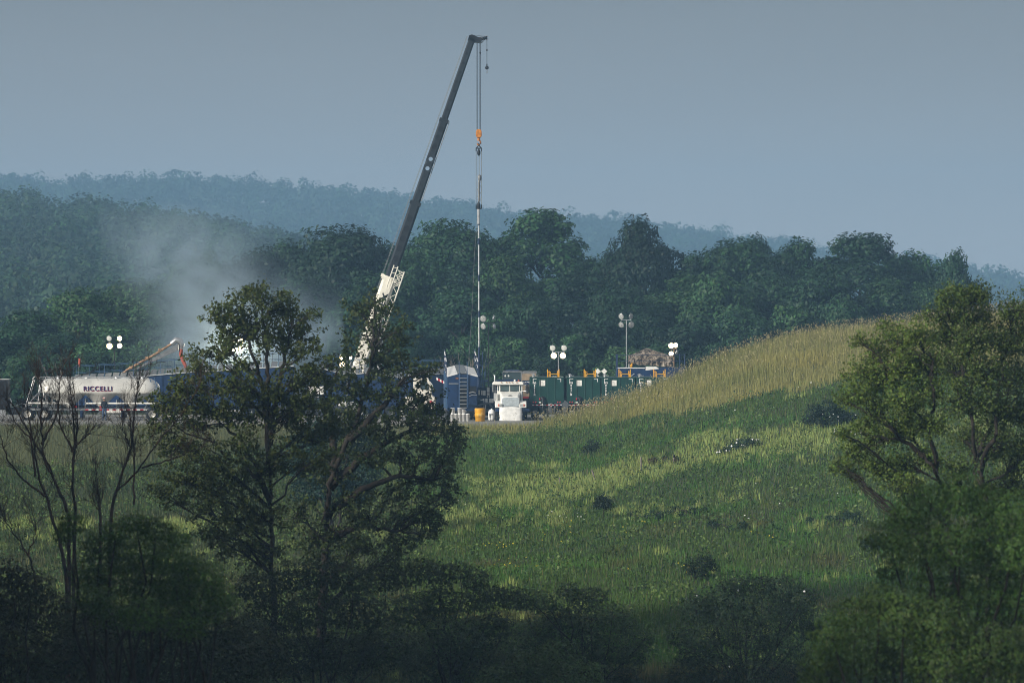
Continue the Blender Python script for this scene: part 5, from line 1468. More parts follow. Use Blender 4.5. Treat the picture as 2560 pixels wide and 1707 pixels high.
# ---- green frac tanks --------------------------------------------------------------------
def frac_tank(pxc, label, code, first=False):
    t = thing("frac_tank", label, "tank", (X(pxc, D), D, 0), 0, "green steel tanks parked in a row")
    h = 1.30; z0 = Z(1008, D); z1 = Z(943, D)
    m = MB(); c = .12
    m.prism([(-h + c, z0), (h - c, z0), (h, z0 + c), (h, z1), (-h, z1), (-h, z0 + c)], 0, 12.0)
    for xx in (-.52, .10, .62): m.box(xx - .05, xx + .05, -.03, -.001, z0 + .2, z1 - .06)
    m.box(-h - .03, h + .03, -.05, 12.02, z1 - .07, z1 + .012)
    for k in range(12): 
        for s in (-1, 1): m.box(s * h - .045 if s < 0 else s * h + .001, s * h - .001 if s < 0 else s * h + .045, .5 + k, .62 + k, z0 + .15, z1 - .09)
    m.build("tank_body", GREEN, t, bevel=.015)
    m = MB()
    for s in (-1, 1):
        xo = s * 1.07
        m.box(min(xo, xo - s * .27), max(xo, xo - s * .27), -.02, -.004, z1 - .135, z1 - .10); m.box(xo - .02, xo + .02, -.021, -.004, z1 - .36, z1 - .10)
    m.build("corner_mark", REFLECT_WHITE, t)
    text(code[:3], .19, (-.97, -.02, z1 - .44), LETTER_WHITE, t, sx=.86, bold=.008)
    for k, ch in enumerate(code[3:]):
        text(ch, .17, (-.965, -.02, z1 - .61 - .125 * k), LETTER_WHITE, t, sx=1.0, bold=.008)
    m = MB(); m.box(-.57, -.14, -.03, -.004, z1 - .66, z1 - .23); p_ = m.build("placard", WHITE, t)
    m = MB(); m.box(-.48, -.30, -.034, -.031, z1 - .36, z1 - .335)
    for k in range(3): m.box(-.48, -.24, -.034, -.031, z1 - .46 - .05 * k, z1 - .45 - .05 * k)
    m.build("print_lines", GREY, p_)["kind"] = "stuff"
    m = MB(); y0 = .4
    for (xa, xb) in ((.05, .93),):
        for s, xx in ((0, .05), (1, .93)):
            m.box(xx - .035, xx + .035, y0 - .03, y0 + .04, z1 + .012, z1 + .62); m.box(xx - .03 + (.12 if s == 0 else -.12), xx + .03 + (.12 if s == 0 else -.12), y0 + .5, y0 + .57, z1 + .012, z1 + .5)
        m.tube([(xa + .08, y0, z1 + .05), (xa + .26, y0, z1 + .25), (xb, y0, z1 + .25)], .03, 6)
        m.tube([(xa, y0, z1 + .42), (xa + .22, y0, z1 + .42), (xa + .22, y0, z1 + .02)], .028, 6)
        m.tube([(xb, y0, z1 + .42), (xb - .1, y0 + .5, z1 + .42)], .028, 6); m.box(xb - .09, xb + .02, y0 - .02, y0 + .05, z1 + .014, z1 + .32)
    m.build("guard_rail", YELLOW, t)
    m = MB(); m.tube([(-1.2, .5, z1 + .20), (-1.05, .5, z1 + .22), (-.9, .5, z1 + .12)], [.03, .07, .05], 8); m.tube([(-1.05, .5, z1 + .0), (-1.05, .5, z1 + .18)], .09, 8); m.box(-.95, -.72, .4, .55, z1 + .10, z1 + .15); m.build("vent_cap", STEEL, t)
    m = MB(); m.lathe([(0, -.12), (.17, -.12), (.2, 0)], (-.32, -.02, z0 + .36), 'y', 16); m.tube([(-.3, -.16, z0 + .35), (-.3, -.22, z0 + .12), (-.3, -.2, z0 - .1)], .09, 10); m.build("valve", DARK, t)
    m = MB(); m.box(-.60, -.53, -.12, -.02, z0 + .25, z0 + .42); m.build("valve_handle", RED, t)
    m = MB(); m.tube([(-.32, -.2, z0 + .0), (-.32, -.2, z0 - .16)], .08, 10); m.lathe([(.10, -.02), (.115, 0), (.10, .02), (.08, 0), (.10, -.02)], (.32, -.12, z0 - .12), 'y', 16); m.box(-.62, -.45, -.05, -.006, z0 + .03, z0 + .11); m.build("fitting", WHITE, t)
    m = MB(); m.tube([(-.32, -.2, z0 - .14), (-.3, -.3, z0 - .5), (-.2, -.4, .12), (-.1, -.5, .06)], .08, 8); m.build("drain_hose", DARK, t)
    m = MB()
    for xx in (-1.05, -.86, .83, 1.02): m.lathe([(0, -.03), (.055, -.03), (.06, 0)], (xx, -.004, z0 + .09), 'y', 12)
    m.build("tail_lamp", RED, t)
    m = MB(); m.box(-h + .08, h - .08, -.1, 0, z0 - .2, z0 - .08); m.box(-.55, -.45, .0, 11.5, .5, z0 - .03); m.box(.45, .55, .0, 11.5, .5, z0 - .03); b_ = m.build("bumper_bar", DARK, t)
    m = MB()
    for k in range(15): m.box(-1.16 + k * .155, -1.005 + k * .155, -.108, -.101, z0 - .165, z0 - .125, k % 2)
    m.build("reflective_strip", [REFLECT_WHITE, RED], b_)
    for s in (-1, 1):
        xc = s * .92
        m = MB(); m.box(xc - .29, xc + .29, .9, .92, .18, z0 - .22); f_ = m.build("mudflap", BLACK, t)
        m = MB()
        oc = [(xc + .21 * math.cos(math.pi / 6 * k) * 1.0, .60 + .16 * math.sin(math.pi / 6 * k)) for k in range(12)]
        m.prism([(xc - .12, .43), (xc + .12, .43), (xc + .2, .53), (xc + .2, .66), (xc + .12, .76), (xc - .12, .76), (xc - .2, .66), (xc - .2, .53)], .886, .897); m.build("emblem", WHITE, f_)
        text("NAPA", .13, (xc, .88, .595), LETTER_NAVY, f_, sx=1.0, bold=.006)
        for yy in (1.5, 2.75): wheel(t, (xc, yy, .5), .5, .55, 'x')
    return t
frac_tank(1367.5, "green steel tank beside the white truck, leftmost of the row", "SV308824LM")
frac_tank(1459, "green steel tank second from the white truck, with white diamond signs behind its corner", "SV308876LM")
frac_tank(1546, "green steel tank half hidden by the grassy mound, third in the row", "SV308857LM")
frac_tank(1633, "green steel tank almost hidden by the mound, only its top corner showing", "SV308832LM")

# ---- diamond placards ----------------------------------------------------------------------
t = thing("placard_sign", "rack of four plain white diamond signs behind the green tanks", "sign", (X(1503, 454), 454, 0))
def dl(px, py): return ((px - 1503) * 454 / K, Z(py, 454))
m = MB()
for xx in (-.3, .3): m.tube([(xx, .05, 0), (xx, .05, Z(923, 454))], .04, 6)
m.tube([(-.6, -.02, Z(942, 454)), (.15, -.02, Z(925, 454))], .04, 6); m.build("post", STEEL, t)
for (px, py) in ((1494.5, 928), (1510.5, 928), (1494.5, 944.5), (1510.5, 944.5)):
    x_, z_ = dl(px, py); m = MB(); m.prism([(x_ - .235, z_), (x_, z_ - .235), (x_ + .235, z_), (x_, z_ + .235)], -.06, -.03); m.build("diamond", WHITE, t)

# ---- blue trailer with camouflage canopy on its deck -----------------------------------------
dQ = 456.0
t = thing("blue_trailer", "dark blue railed trailer deck behind the green tanks, carrying the canopy", "trailer", (X(1620, dQ), dQ, 0))
def ql(px, py): return ((px - 1620) * dQ / K, Z(py, dQ))
x0, z0 = ql(1541, 950); x1, z1 = ql(1712, 918)
m = MB(); m.box(x0, x1, 0, 3.0, .9, z1); m.build("body", BLUE, t, bevel=.03)
m = MB(); m.box(x0 + .1, ql(1612, 0)[0], -.06, -.003, z1 - .1, z1 - .03); m.add([(ql(1614, 0)[0], -.05, z1 - .25), (ql(1648, 0)[0], -.05, z1 - .12), (ql(1640, 0)[0], -.05, z1 + .06), (ql(1614, 0)[0], -.05, z1 + .06)], [(0, 1, 2, 3)]); m.build("edge_trim", REFLECT_WHITE, t)
m = MB(); 
for px in (1541, 1543.5, 1700, 1712): m.tube([(ql(px, 0)[0], .1, z1), (ql(px, 0)[0], .1, ql(0, 885)[1])], .05, 6)
for z in (ql(0, 887)[1], ql(0, 903)[1]): m.tube([(x0, .1, z), (x1, .1, z)], .018, 5); m.tube([(x0, 2.9, z), (x1, 2.9, z)], .018, 5)
m.build("handrail", BLUE, t)
m = MB(); m.box(x0, x1, .2, 2.8, .55, .89); m.build("chassis", DARK, t)
for xx in (x1 - 1.0, x1 - 2.2): wheel(t, (xx, .3, .5), .5, .45, 'y')
m = MB(); m.tube([(ql(1575, 0)[0], -.3, ql(0, 942)[1]), (ql(1586, 0)[0], -.3, ql(0, 934)[1])], .05, 6); m.build("grab_bar", STEEL, t)
camo = bpy.data.materials.new("camouflage_cloth"); camo.use_nodes = True
nt2 = camo.node_tree; b = nt2.nodes["Principled BSDF"]; b.inputs["Roughness"].default_value = .9
tc = nt2.nodes.new("ShaderNodeTexCoord"); nz = nt2.nodes.new("ShaderNodeTexNoise"); nz.inputs["Scale"].default_value = 3.4; nz.inputs["Detail"].default_value = 4; nz.inputs["Distortion"].default_value = 1.2
cr = nt2.nodes.new("ShaderNodeValToRGB"); cr.color_ramp.interpolation = 'CONSTANT'
e = cr.color_ramp.elements; e[0].position = 0; e[0].color = (.016, .014, .012, 1); e[1].position = .42; e[1].color = (.08, .06, .045, 1)
for p, c in ((.49, (.30, .24, .18, 1)), (.55, (.055, .05, .04, 1)), (.60, (.42, .36, .30, 1)), (.68, (.12, .08, .055, 1))): q = e.new(p); q.color = c
nt2.links.new(tc.outputs["Object"], nz.inputs["Vector"]); nt2.links.new(nz.outputs["Fac"], cr.inputs["Fac"]); nt2.links.new(cr.outputs["Color"], b.inputs["Base Color"])
t = thing("canopy_tent", "camouflage patterned canopy tent with a peaked roof on the blue trailer", "tent", (X(1627, dQ), dQ + .3, z1))
def al(px, py): return ((px - 1627) * dQ / K, Z(py, dQ) - z1)
xl, ze = al(1572, 888); xr, _ = al(1682, 888); ap = al(1618, 868); xpk = ap[0]; dep = 2.4
m = MB(); N_ = 10
def rf(u, v):     # hipped roof that sags between its edges
    x = xl + (xr - xl) * u; y = dep * v
    k = min(u / .42 if u < .42 else (1 - u) / .58, 1); kv = min(v, 1 - v) * 2
    s = min(k, kv * 1.15 + .0)
    return (x, y, ze - .04 + (ap[1] - ze) * (s ** 1.15))
vs = [rf(i / 20, j / 10) for j in range(11) for i in range(21)]
m.add(vs, [(j * 21 + i, j * 21 + i + 1, (j + 1) * 21 + i + 1, (j + 1) * 21 + i) for j in range(10) for i in range(20)], 0, True); m.build("roof", camo, t)
m = MB(); r_ = random.Random(4)
nseg = 26
for (yy) in (0, dep):
    top = []; bot = []
    for i in range(nseg + 1):
        x = xl + (xr - xl) * i / nseg; yv = yy + .04 * math.sin(i * 1.7)
        zb_ = al(0, 909 + 10 * (i / nseg))[1] + r_.uniform(-.05, .05)
        top.append((x, yy, ze - .04)); bot.append((x + r_.uniform(-.03, .03), yv, max(zb_, .05)))
    m.add(top + bot, [(i, i + 1, nseg + 2 + i, nseg + 1 + i) for i in range(nseg)])
for xx in (xl, xr): m.quad((xx, 0, ze - .04), (xx, dep, ze - .04), (xx, dep, .35), (xx, 0, .35))
m.build("valance", camo, t)
m = MB()
for xx in (xl + .05, xr - .05):
    for yy in (.05, dep - .05): m.tube([(xx, yy, 0), (xx, yy, ze)], .03, 6)
m.build("leg", STEEL, t)
t = thing("yellow_can", "small yellow can standing under the edge of the camouflage canopy", "can", (X(1579, dQ), dQ + .25, z1))
m = MB(); m.lathe([(0, 0), (.1, 0), (.1, .2), (.04, .25), (.04, .3), (0, .3)], (0, 0, 0), 'z', 14); m.tube([(0, -.04, .3), (.06, -.04, .36), (.1, -.04, .25)], .012, 5); m.build("can_body", YELLOW, t)

# ---- yellow telehandler and striped arm, dark pickup --------------------------------------------
dY = 470.0
t = thing("telehandler", "yellow boom lift truck between the white crane cab and the blue silo", "forklift", (X(1097, dY), dY, 0))
def yl(px, py): return ((px - 1097) * dY / K, Z(py, dY))
m = MB(); m.prism([yl(1083, 985), yl(1120, 985), yl(1120, 968), yl(1098, 968), yl(1088, 973), yl(1083, 980)], -.35, .35); m.build("boom", YELLOW, t, bevel=.03)
m = MB(); m.box(yl(1086, 0)[0], 1.2, -.9, .9, .7, 1.6); m.build("chassis", BLUE, t, bevel=.04)
m = MB(); m.box(-.1, .9, -.8, .2, 1.6, 2.3); m.build("cab", BLUE, t, bevel=.05)
m = MB(); m.box(0, .8, -.815, -.803, 1.7, 2.2); m.build("window", GLASS, t)
for xx in (-.3, 1.0):
    for sy in (-.85, .85): wheel(t, (xx, sy, .5), .5, .4, 'y')
t = thing("barrier_arm", "tilted red and white striped arm left of the blue silo roof", "barrier", (X(1100, 448), 448, 0))
m = MB(); m.tube([(.4, 0, 0), (.4, 0, Z(954, 448))], .05, 6); m.build("post", GREY, t)
A_, B_ = Vector(((1091 - 1100) * 448 / K, -.06, Z(946, 448))), Vector(((1112 - 1100) * 448 / K, -.06, Z(957, 448)))
m = MB()
for k in range(5):
    p, q = A_.lerp(B_, k / 5), A_.lerp(B_, (k + 1) / 5)
    m.add([p + Vector((0, 0, -.1)), q + Vector((0, 0, -.1)), q + Vector((0, 0, .1)), p + Vector((0, 0, .1)), p + Vector((0, .05, -.1)), q + Vector((0, .05, -.1)), q + Vector((0, .05, .1)), p + Vector((0, .05, .1))], [(0, 1, 2, 3), (3, 2, 6, 7), (7, 6, 5, 4), (4, 5, 1, 0)], k % 2)
m.build("striped_arm", [WHITE, RED], t)
dP = 437.0
t = thing("pickup_truck", "dark grey pickup truck mostly hidden behind the leafy foreground trees", "pickup", (X(785, dP), dP, 0))
m = MB(); m.prism([(-2.7, .45), (2.65, .45), (2.7, .95), (2.55, 1.12), (1.25, 1.22), (.55, 1.82), (-.95, 1.84), (-1.15, 1.2), (-2.7, 1.2)], -.95, .95); m.build("body", mat("dark_grey_car_paint", (.05, .055, .065), .3, .3, noise=.1), t, bevel=.06)
m = MB(); m.prism([(-.85, 1.28), (1.0, 1.26), (.5, 1.72), (-.8, 1.74)], -.965, -.952); m.build("window", GLASS, t)
m = MB(); m.box(-1.9, 1.3, -.97, -.952, .86, .89); m.build("side_trim", STEEL, t)
for xx in (-1.75, 1.75):
    for sy in (-.82, .82): wheel(t, (xx, sy, .4), .4, .26, 'y', STEEL)
m = MB(); m.box(2.66, 2.74, -.9, .9, .5, .7); m.build("bumper", STEEL, t)
m = MB(); m.box(2.6, 2.68, -.85, -.5, .85, 1.0); m.box(2.6, 2.68, .5, .85, .85, 1.0); m.build("headlight", LAMP_OFF, t)
t = thing("white_crate", "white crate stacked behind the pickup, glimpsed through the leaves", "crate", (X(792, 444), 444, 0))
m = MB(); m.box(-.65, .55, 0, .9, 1.95, 2.6); m.build("crate_box", WHITE, t, bevel=.03)
m = MB(); 
for xx in (-.55, .45):
    for yy in (.1, .8): m.box(xx - .05, xx + .05, yy - .05, yy + .05, 0, 1.95)
m.build("stand", GREY, t)
# ------------------------------------------------------------------ vegetation of the meadow
def px_bush(name, label, cat, lst, d, seed, leaf, dens, col, group=None, dep=.4, **kw):
    L = px_lobes(lst, d, seed, dep)
    bx = sum(q[0] for q in L) / len(L)
    return bush(name, label, cat, L, leaf, dens, col, seed, group, base=(bx, d, gz(bx, d)), **kw)
def at_hit(px, py): return hit(px, py)
p = at_hit(1508, 1302)
s = p.y / K
wild_tree("sapling", "small round headed sapling standing alone in the middle of the meadow", "tree", p, [[(p.x, p.y, p.z - .1), (p.x + .02, p.y, p.z + .5), (p.x, p.y, p.z + 1.3)]],
          [(p.x + dx * s, p.y + dy, p.z + 30 * s + dz * s, r * s) for dx, dy, dz, r in ((-14, .1, 10, 13), (12, -.1, 12, 13), (0, .2, 22, 14), (0, -.2, 8, 13), (-8, 0, 24, 10), (14, 0, 20, 9))], .10, 5.0, 10, (.022, .040, .018), .10, 91, r0=.035)
p = at_hit(1478, 1142); s = p.y / K
wild_tree("sapling", "loose leafy sapling in the upper meadow below the green tanks", "tree", p, [[(p.x, p.y, p.z - .1), (p.x + .02, p.y, p.z + .4), (p.x, p.y, p.z + 1.0)]],
          [(p.x + dx * s, p.y + dy, p.z + 12 * s + dz * s, r * s) for dx, dy, dz, r in ((-14, .1, 8, 11), (12, -.1, 16, 11), (0, .2, 24, 10), (0, -.2, 8, 12))], .11, 4.2, 9, (.030, .055, .026), .11, 92, r0=.03)
p = at_hit(1755, 1452)
px_bush("shrub", "dense dark oval shrub low in the right half of the meadow", "shrub", [(1730, 1412, 22), (1762, 1405, 28), (1745, 1428, 24), (1780, 1415, 20), (1725, 1428, 16), (1760, 1438, 18)], p.y, 93, .085, 90, (.014, .030, .014), dep=.25, twig=4)
p = at_hit(1850, 1132)
px_bush("shrub", "dark shrub dotted with white blossom on the slope below the tan grass", "shrub", [(1815, 1128, 16), (1840, 1115, 22), (1868, 1108, 24), (1890, 1112, 18), (1905, 1122, 14), (1858, 1122, 22), (1800, 1134, 10)], p.y, 94, .10, 80, (.020, .045, .022), dep=.4, flowers=(38, .11, 1))
p = at_hit(2060, 1072)
px_bush("shrub", "large dark shrub on the right slope beside the leafy tree's branches", "shrub", [(2040, 1030, 26), (2070, 1020, 30), (2095, 1030, 28), (2055, 1052, 26), (2090, 1055, 30), (2025, 1050, 20), (2120, 1045, 26)], p.y, 95, .11, 75, (.014, .032, .018), dep=.5, flowers=(12, .10, 1))
p = at_hit(2120, 1095)
px_bush("shrub", "low mid green shrub just below the large dark shrub on the right", "shrub", [(2095, 1085, 16), (2125, 1080, 20), (2150, 1088, 18)], p.y, 96, .10, 80, (.030, .062, .026), dep=.3, flowers=(8, .10, 1))
p = at_hit(2180, 1378)
px_bush("shrub", "small dark shrub at the lower right edge of the meadow", "shrub", [(2165, 1362, 18), (2190, 1355, 20), (2210, 1365, 18)], p.y, 97, .09, 80, (.012, .026, .014), dep=.3)
p = at_hit(1595, 1475)
px_bush("shrub", "wispy low shrub rising between the dark thickets at the meadow's foot", "shrub", [(1590, 1478, 16), (1605, 1465, 16), (1620, 1480, 18)], p.y, 98, .08, 60, (.020, .042, .018), dep=.3)
px_bush("shrub", "big rounded bluish green shrub seen behind the tall leafy trees", "shrub", [(760, 1110, 50), (810, 1080, 55), (870, 1075, 55), (915, 1110, 45), (790, 1170, 60), (860, 1170, 65), (910, 1190, 50), (740, 1170, 45), (830, 1220, 60), (770, 1225, 50), (890, 1230, 50)],
        300, 99, .14, 45, (.016, .044, .034), dep=.8)
# patches of dark ground weeds
for i, (px, py, n_, lab) in enumerate([(1640, 1298, 7, "low dark weed clump right of the round headed sapling"), (1700, 1288, 6, "low dark weed clump further right of the round headed sapling"), (1800, 1478 - 150, 4, "small dark weed tuft in the right of the meadow"), (2090, 1308, 8, "long dark weed clump near the right edge of the meadow"), (1660, 1160, 4, "brown weed clump beside the rightmost meadow post")]):
    L = []
    rg = np.random.default_rng(200 + i)
    for _ in range(n_):
        q = hit(px + rg.normal() * 32, py + rg.normal() * 4); L.append((q.x, q.y, q.z + .22, rg.uniform(.2, .36)))
    bush("weed_clump", lab, "plant", L, .10, 70, (.016, .040, .018) if i < 4 else (.05, .035, .02), 210 + i, base=(L[0][0], L[0][1], L[0][2] - .2), stems=True)
# fence posts
for i, (px, py, hgt, tilt) in enumerate([(1603, 1182, 40, .02), (1683, 1166, 26, -.08), (1489, 1206, 32, .30), (1399, 1213, 20, 0), (1758, 1150, 14, 0)]):
    p = hit(px, py); s = p.y / K
    t = thing("fence_post", ["straight weathered post in the meadow, tallest of the old posts", "weathered post with a dark cap in the upper right of the meadow", "tilted grey post in the meadow left of the tallest post",
            "short grey post furthest left in the meadow", "post stub just left of the white blossomed shrub"][i], "post", p, 0, "old fence posts in the meadow")
    t.rotation_euler = (0, -tilt, 0)
    m = MB(); r_ = random.Random(i); H_ = hgt * s
    m.tube([(0, 0, -.3), (.01, 0, H_ * .5), (.0, .01, H_ * .97), (.0, .01, H_)], [.055, .05, .045, .03], 8); m.build("post_shaft", BARK_PALE, t)
    if i == 1: m = MB(); m.ball((0, 0, H_), .08, 8, sc=(.8, .8, 1.4)); m.build("cap", DARK, t)

# ------------------------------------------------------------------ the two leafy trees in the middle
FT = "leafy trees in the left foreground"
dA_ = 232.0
def tp_(lst, d, seed, amp=.35):
    rg = np.random.default_rng(seed); return [(X(a, d) + 0, d + rg.normal() * amp * (i > 0), Z(b, d)) for i, (a, b) in enumerate(lst)]
base = (X(684, dA_), dA_, gz(X(684, dA_), dA_))
trA = [[base] + tp_([(682, 1440), (678, 1300), (674, 1190), (672, 1090)], dA_, 1),
       tp_([(674, 1180), (668, 1060), (655, 960), (630, 870), (600, 790)], dA_, 2), tp_([(673, 1110), (690, 1010), (705, 930), (720, 850), (735, 800)], dA_, 3),
       tp_([(676, 1250), (640, 1160), (590, 1090), (530, 1040)], dA_, 4), tp_([(670, 1060), (672, 960), (668, 880), (655, 780)], dA_, 5)]
lobA = [(560, 800, 42), (600, 765, 46), (640, 745, 40), (690, 775, 52), (735, 800, 46), (762, 835, 42), (600, 840, 55), (650, 820, 60), (700, 850, 55), (555, 865, 48), (520, 890, 38), (490, 925, 34),
        (460, 960, 45), (520, 965, 52), (425, 985, 34), (580, 975, 60), (640, 985, 60), (700, 985, 55), (745, 945, 44), (790, 930, 40), (830, 905, 30), (800, 975, 50), (600, 905, 42), (745, 880, 36),
        (440, 1110, 55), (500, 1060, 40), (520, 1150, 60), (460, 1190, 60), (560, 1220, 60), (500, 1260, 55), (600, 1110, 58), (640, 1190, 55), (590, 1300, 60), (720, 1050, 55), (760, 1010, 46), (650, 1290, 60), (410, 1240, 40), (540, 1345, 60), (640, 1380, 60), (790, 1010, 48), (830, 1070, 50), (770, 1085, 48), (810, 1140, 46), (760, 1160, 44), (700, 1135, 44), (400, 1015, 36), (385, 1065, 30), (430, 1050, 42), (480, 1015, 46), (540, 1025, 48), (600, 1035, 50), (650, 728, 17), (612, 738, 20), (540, 770, 22), (772, 790, 26), (790, 870, 24), (480, 890, 22), (700, 740, 20)]
wild_tree("leafy_tree", "leafy foreground tree with a rounded head rising before the dust cloud", "tree", base, trA, px_lobes([(a, b, c * 1.12) for a, b, c in lobA], dA_, 5, 1.0), .15, .80, 13, (.066, .088, .022), .105, 101, group=None, r0=.13)
dB_ = 240.0
base = (X(802, dB_), dB_, gz(X(802, dB_), dB_))
trB = [[base] + tp_([(806, 1450), (814, 1330), (824, 1230), (850, 1145), (888, 1060), (918, 960), (935, 860), (936, 780)], dB_, 6), tp_([(823, 1220), (915, 1135), (1005, 1085), (1090, 1050)], dB_, 7),
       tp_([(818, 1290), (905, 1225), (1000, 1185), (1085, 1200)], dB_, 8), tp_([(812, 1350), (900, 1310), (1000, 1325)], dB_, 9), tp_([(872, 1100), (955, 1020), (1010, 945)], dB_, 10), tp_([(836, 1180), (830, 1080), (822, 1000), (842, 930)], dB_, 11)]
lobB = [(900, 790, 38), (930, 768, 40), (965, 790, 44), (990, 830, 40), (915, 835, 46), (950, 850, 50), (935, 900, 50), (975, 900, 46), (1010, 920, 42), (1050, 925, 34), (1085, 925, 20), (880, 880, 34), (860, 960, 52), (910, 975, 60), (965, 985, 60), (1020, 1000, 60),
        (1065, 1010, 46), (1100, 1040, 40), (840, 1035, 50), (900, 1050, 56), (960, 1070, 56), (1030, 1065, 56), (1090, 1080, 50), (1130, 1090, 34), (1120, 1130, 40), (1060, 1130, 52), (990, 1140, 50), (920, 1140, 45), (1090, 1180, 48), (1125, 1215, 36), (1040, 1210, 50), (980, 1230, 45),
        (1110, 1255, 34), (1050, 1280, 48), (1000, 1300, 50), (920, 1290, 55), (860, 1260, 45), (860, 1340, 60), (780, 1340, 60), (1060, 1340, 42), (740, 1290, 50), (1000, 1370, 55), (1150, 1115, 28), (1150, 1075, 16), (1060, 945, 24), (860, 1130, 46), (830, 1200, 46), (1140, 1170, 30), (1090, 1300, 30), (900, 1370, 55), (820, 1400, 55), (940, 745, 18), (880, 770, 20), (1000, 860, 30)]
wild_tree("leafy_tree", "wide leafy foreground tree reaching right in front of the crane's foot", "tree", base, trB, px_lobes([(a, b, c * 1.12) for a, b, c in lobB], dB_, 6, 1.0), .15, .60, 13, (.048, .070, .021), .11, 102, r0=.19)

# ------------------------------------------------------------------ dead trees on the left
def dead(label, d, limbs, seed, r0=.12, m_=None):
    rng = np.random.default_rng(seed)
    b0 = limbs[0][0]; base = np.array([X(b0[0], d), d, gz(X(b0[0], d), d) - .1])
    root = thing("dead_tree", label, "tree", tuple(base), 0, "leafless trees in the left foreground")
    paths = []
    def twig(p, dr, L, r, lv):
        n = 6; P = [np.array(p)]
        for k in range(n):
            dr = unit(dr + rng.normal(size=3) * .12 + np.array([0, 0, .05])); P.append(P[-1] + dr * L / n)
        P = np.array(P); paths.append((P, np.linspace(r, max(r * .35, .004), n + 1)))
        if lv > 0:
            for _ in range(rng.integers(2, 5)):
                i = rng.integers(1, n); nd = unit(dr + rng.normal(size=3) * .45 + np.array([0, 0, .12])); twig(P[i], nd, L * rng.uniform(.4, .7), r * .55, lv - 1)
    for li, L in enumerate(limbs):
        P = np.array([(X(a, d) + rng.normal() * .02, d + rng.normal() * .25, Z(b, d)) for a, b in L])
        if li == 0: P = np.concatenate([[base], P])
        tt = np.linspace(0, 1, len(P) * 4); t0 = np.linspace(0, 1, len(P)); P = np.stack([np.interp(tt, t0, P[:, k]) for k in range(3)], 1)
        P[1:-1] += rng.normal(size=(len(P) - 2, 3)) * .02
        ra = r0 * (1.0 if li == 0 else .55)
        paths.append((P, np.linspace(ra, .012, len(P))))
        ln = np.linalg.norm(P[-1] - P[0])
        for k in range(int(8 + ln * 1.9)):
            i = rng.integers(len(P) // 4, len(P)); dr = unit(P[min(i + 1, len(P) - 1)] - P[i - 1])
            nd = unit(dr + rng.normal(size=3) * .55 + np.array([0, 0, .25])); twig(P[i], nd, rng.uniform(.5, 1.4), .0105, 2)
        twig(P[-1], unit(P[-1] - P[-2]), .7, .010, 2)
    V, F = tubes_np(paths, 5)
    link("trunk", mesh_np("trunk", V - base, F, smooth=True), m_ or BARK_RED, root)
dead("dead tree with peeling reddish bark leaning at the far left", 205, [[(168, 1440), (150, 1350), (118, 1260), (95, 1190), (88, 1120), (70, 1040), (62, 980)], [(112, 1240), (60, 1200), (20, 1150), (0, 1100), (-15, 1040)], [(90, 1190), (80, 1100), (40, 1060), (10, 1010)]], 111, .085)
dead("dead tree with a pale scarred trunk bending left, second from the edge", 206, [[(172, 1290), (160, 1250), (130, 1190), (108, 1130), (100, 1060), (105, 980), (95, 920)], [(103, 1110), (140, 1040), (150, 960), (160, 910)], [(125, 1180), (70, 1080), (30, 1010), (5, 990)]], 112, .08)
dead("upright dead tree with a broom of fine twigs before the tanker", 208, [[(184, 1290), (183, 1190), (182, 1110), (178, 1020), (172, 930)], [(183, 1160), (192, 1090), (190, 1020), (182, 950)], [(182, 1130), (150, 1060), (135, 980)], [(183, 1120), (212, 1095), (228, 1075)]], 113, .08)
dead("dead tree forking low with long limbs reaching right towards the leafy tree", 210, [[(276, 1290), (296, 1210), (325, 1120), (338, 1020), (350, 930)], [(290, 1230), (340, 1180), (395, 1110), (450, 1040), (490, 980)], [(325, 1110), (314, 1090), (306, 1070)], [(350, 1170), (420, 1150), (500, 1120)], [(336, 1260), (336, 1150), (330, 1060), (345, 960)]], 114, .08)
dead("short broken stub with bare orange wood among the dead trees", 204, [[(252, 1290), (246, 1240), (243, 1188)]], 115, .075)
dead("thin dead sapling with drooping twigs at the left below the leaning tree", 200, [[(90, 1440), (75, 1390), (45, 1350), (20, 1310), (5, 1280)], [(72, 1385), (90, 1330), (85, 1290)]], 116, .05)

# ------------------------------------------------------------------ right hand trees
dR = 158.0
base = (X(2385, dR), dR, gz(X(2385, dR), dR))
trR = [[base] + tp_([(2380, 1330), (2365, 1230), (2330, 1170), (2300, 1120), (2270, 1040), (2230, 950)], dR, 21, .5), tp_([(2340, 1180), (2320, 1080), (2330, 980), (2320, 880)], dR, 22, .5), tp_([(2310, 1140), (2240, 1080), (2180, 1040)], dR, 23, .5)]
lobR = [(2190, 880, 42), (2240, 850, 50), (2290, 840, 50), (2150, 930, 44), (2200, 950, 55), (2260, 920, 60), (2320, 900, 55), (2140, 985, 40), (2190, 1020, 50), (2250, 1000, 60), (2310, 980, 60), (2230, 1080, 46), (2180, 1100, 46), (2140, 1130, 40), (2120, 1175, 34), (2280, 1070, 50), (2190, 1170, 40), (2250, 1160, 46), (2330, 1060, 50), (2320, 1140, 42), (2280, 1210, 36), (2105, 1000, 26), (2112, 1090, 28), (2095, 1165, 24), (2150, 850, 26), (2215, 815, 26), (2160, 1060, 34), (2240, 1215, 36)]
wild_tree("willow_tree", "soft olive leafed tree leaning left in the right foreground", "tree", base, trR, px_lobes(lobR, dR, 24, 1.0), .082, 2.9, 17, (.100, .150, .030), .10, 121, r0=.075, droop=.12)
dR2 = 168.0
base = (X(2470, dR2), dR2, gz(X(2470, dR2), dR2))
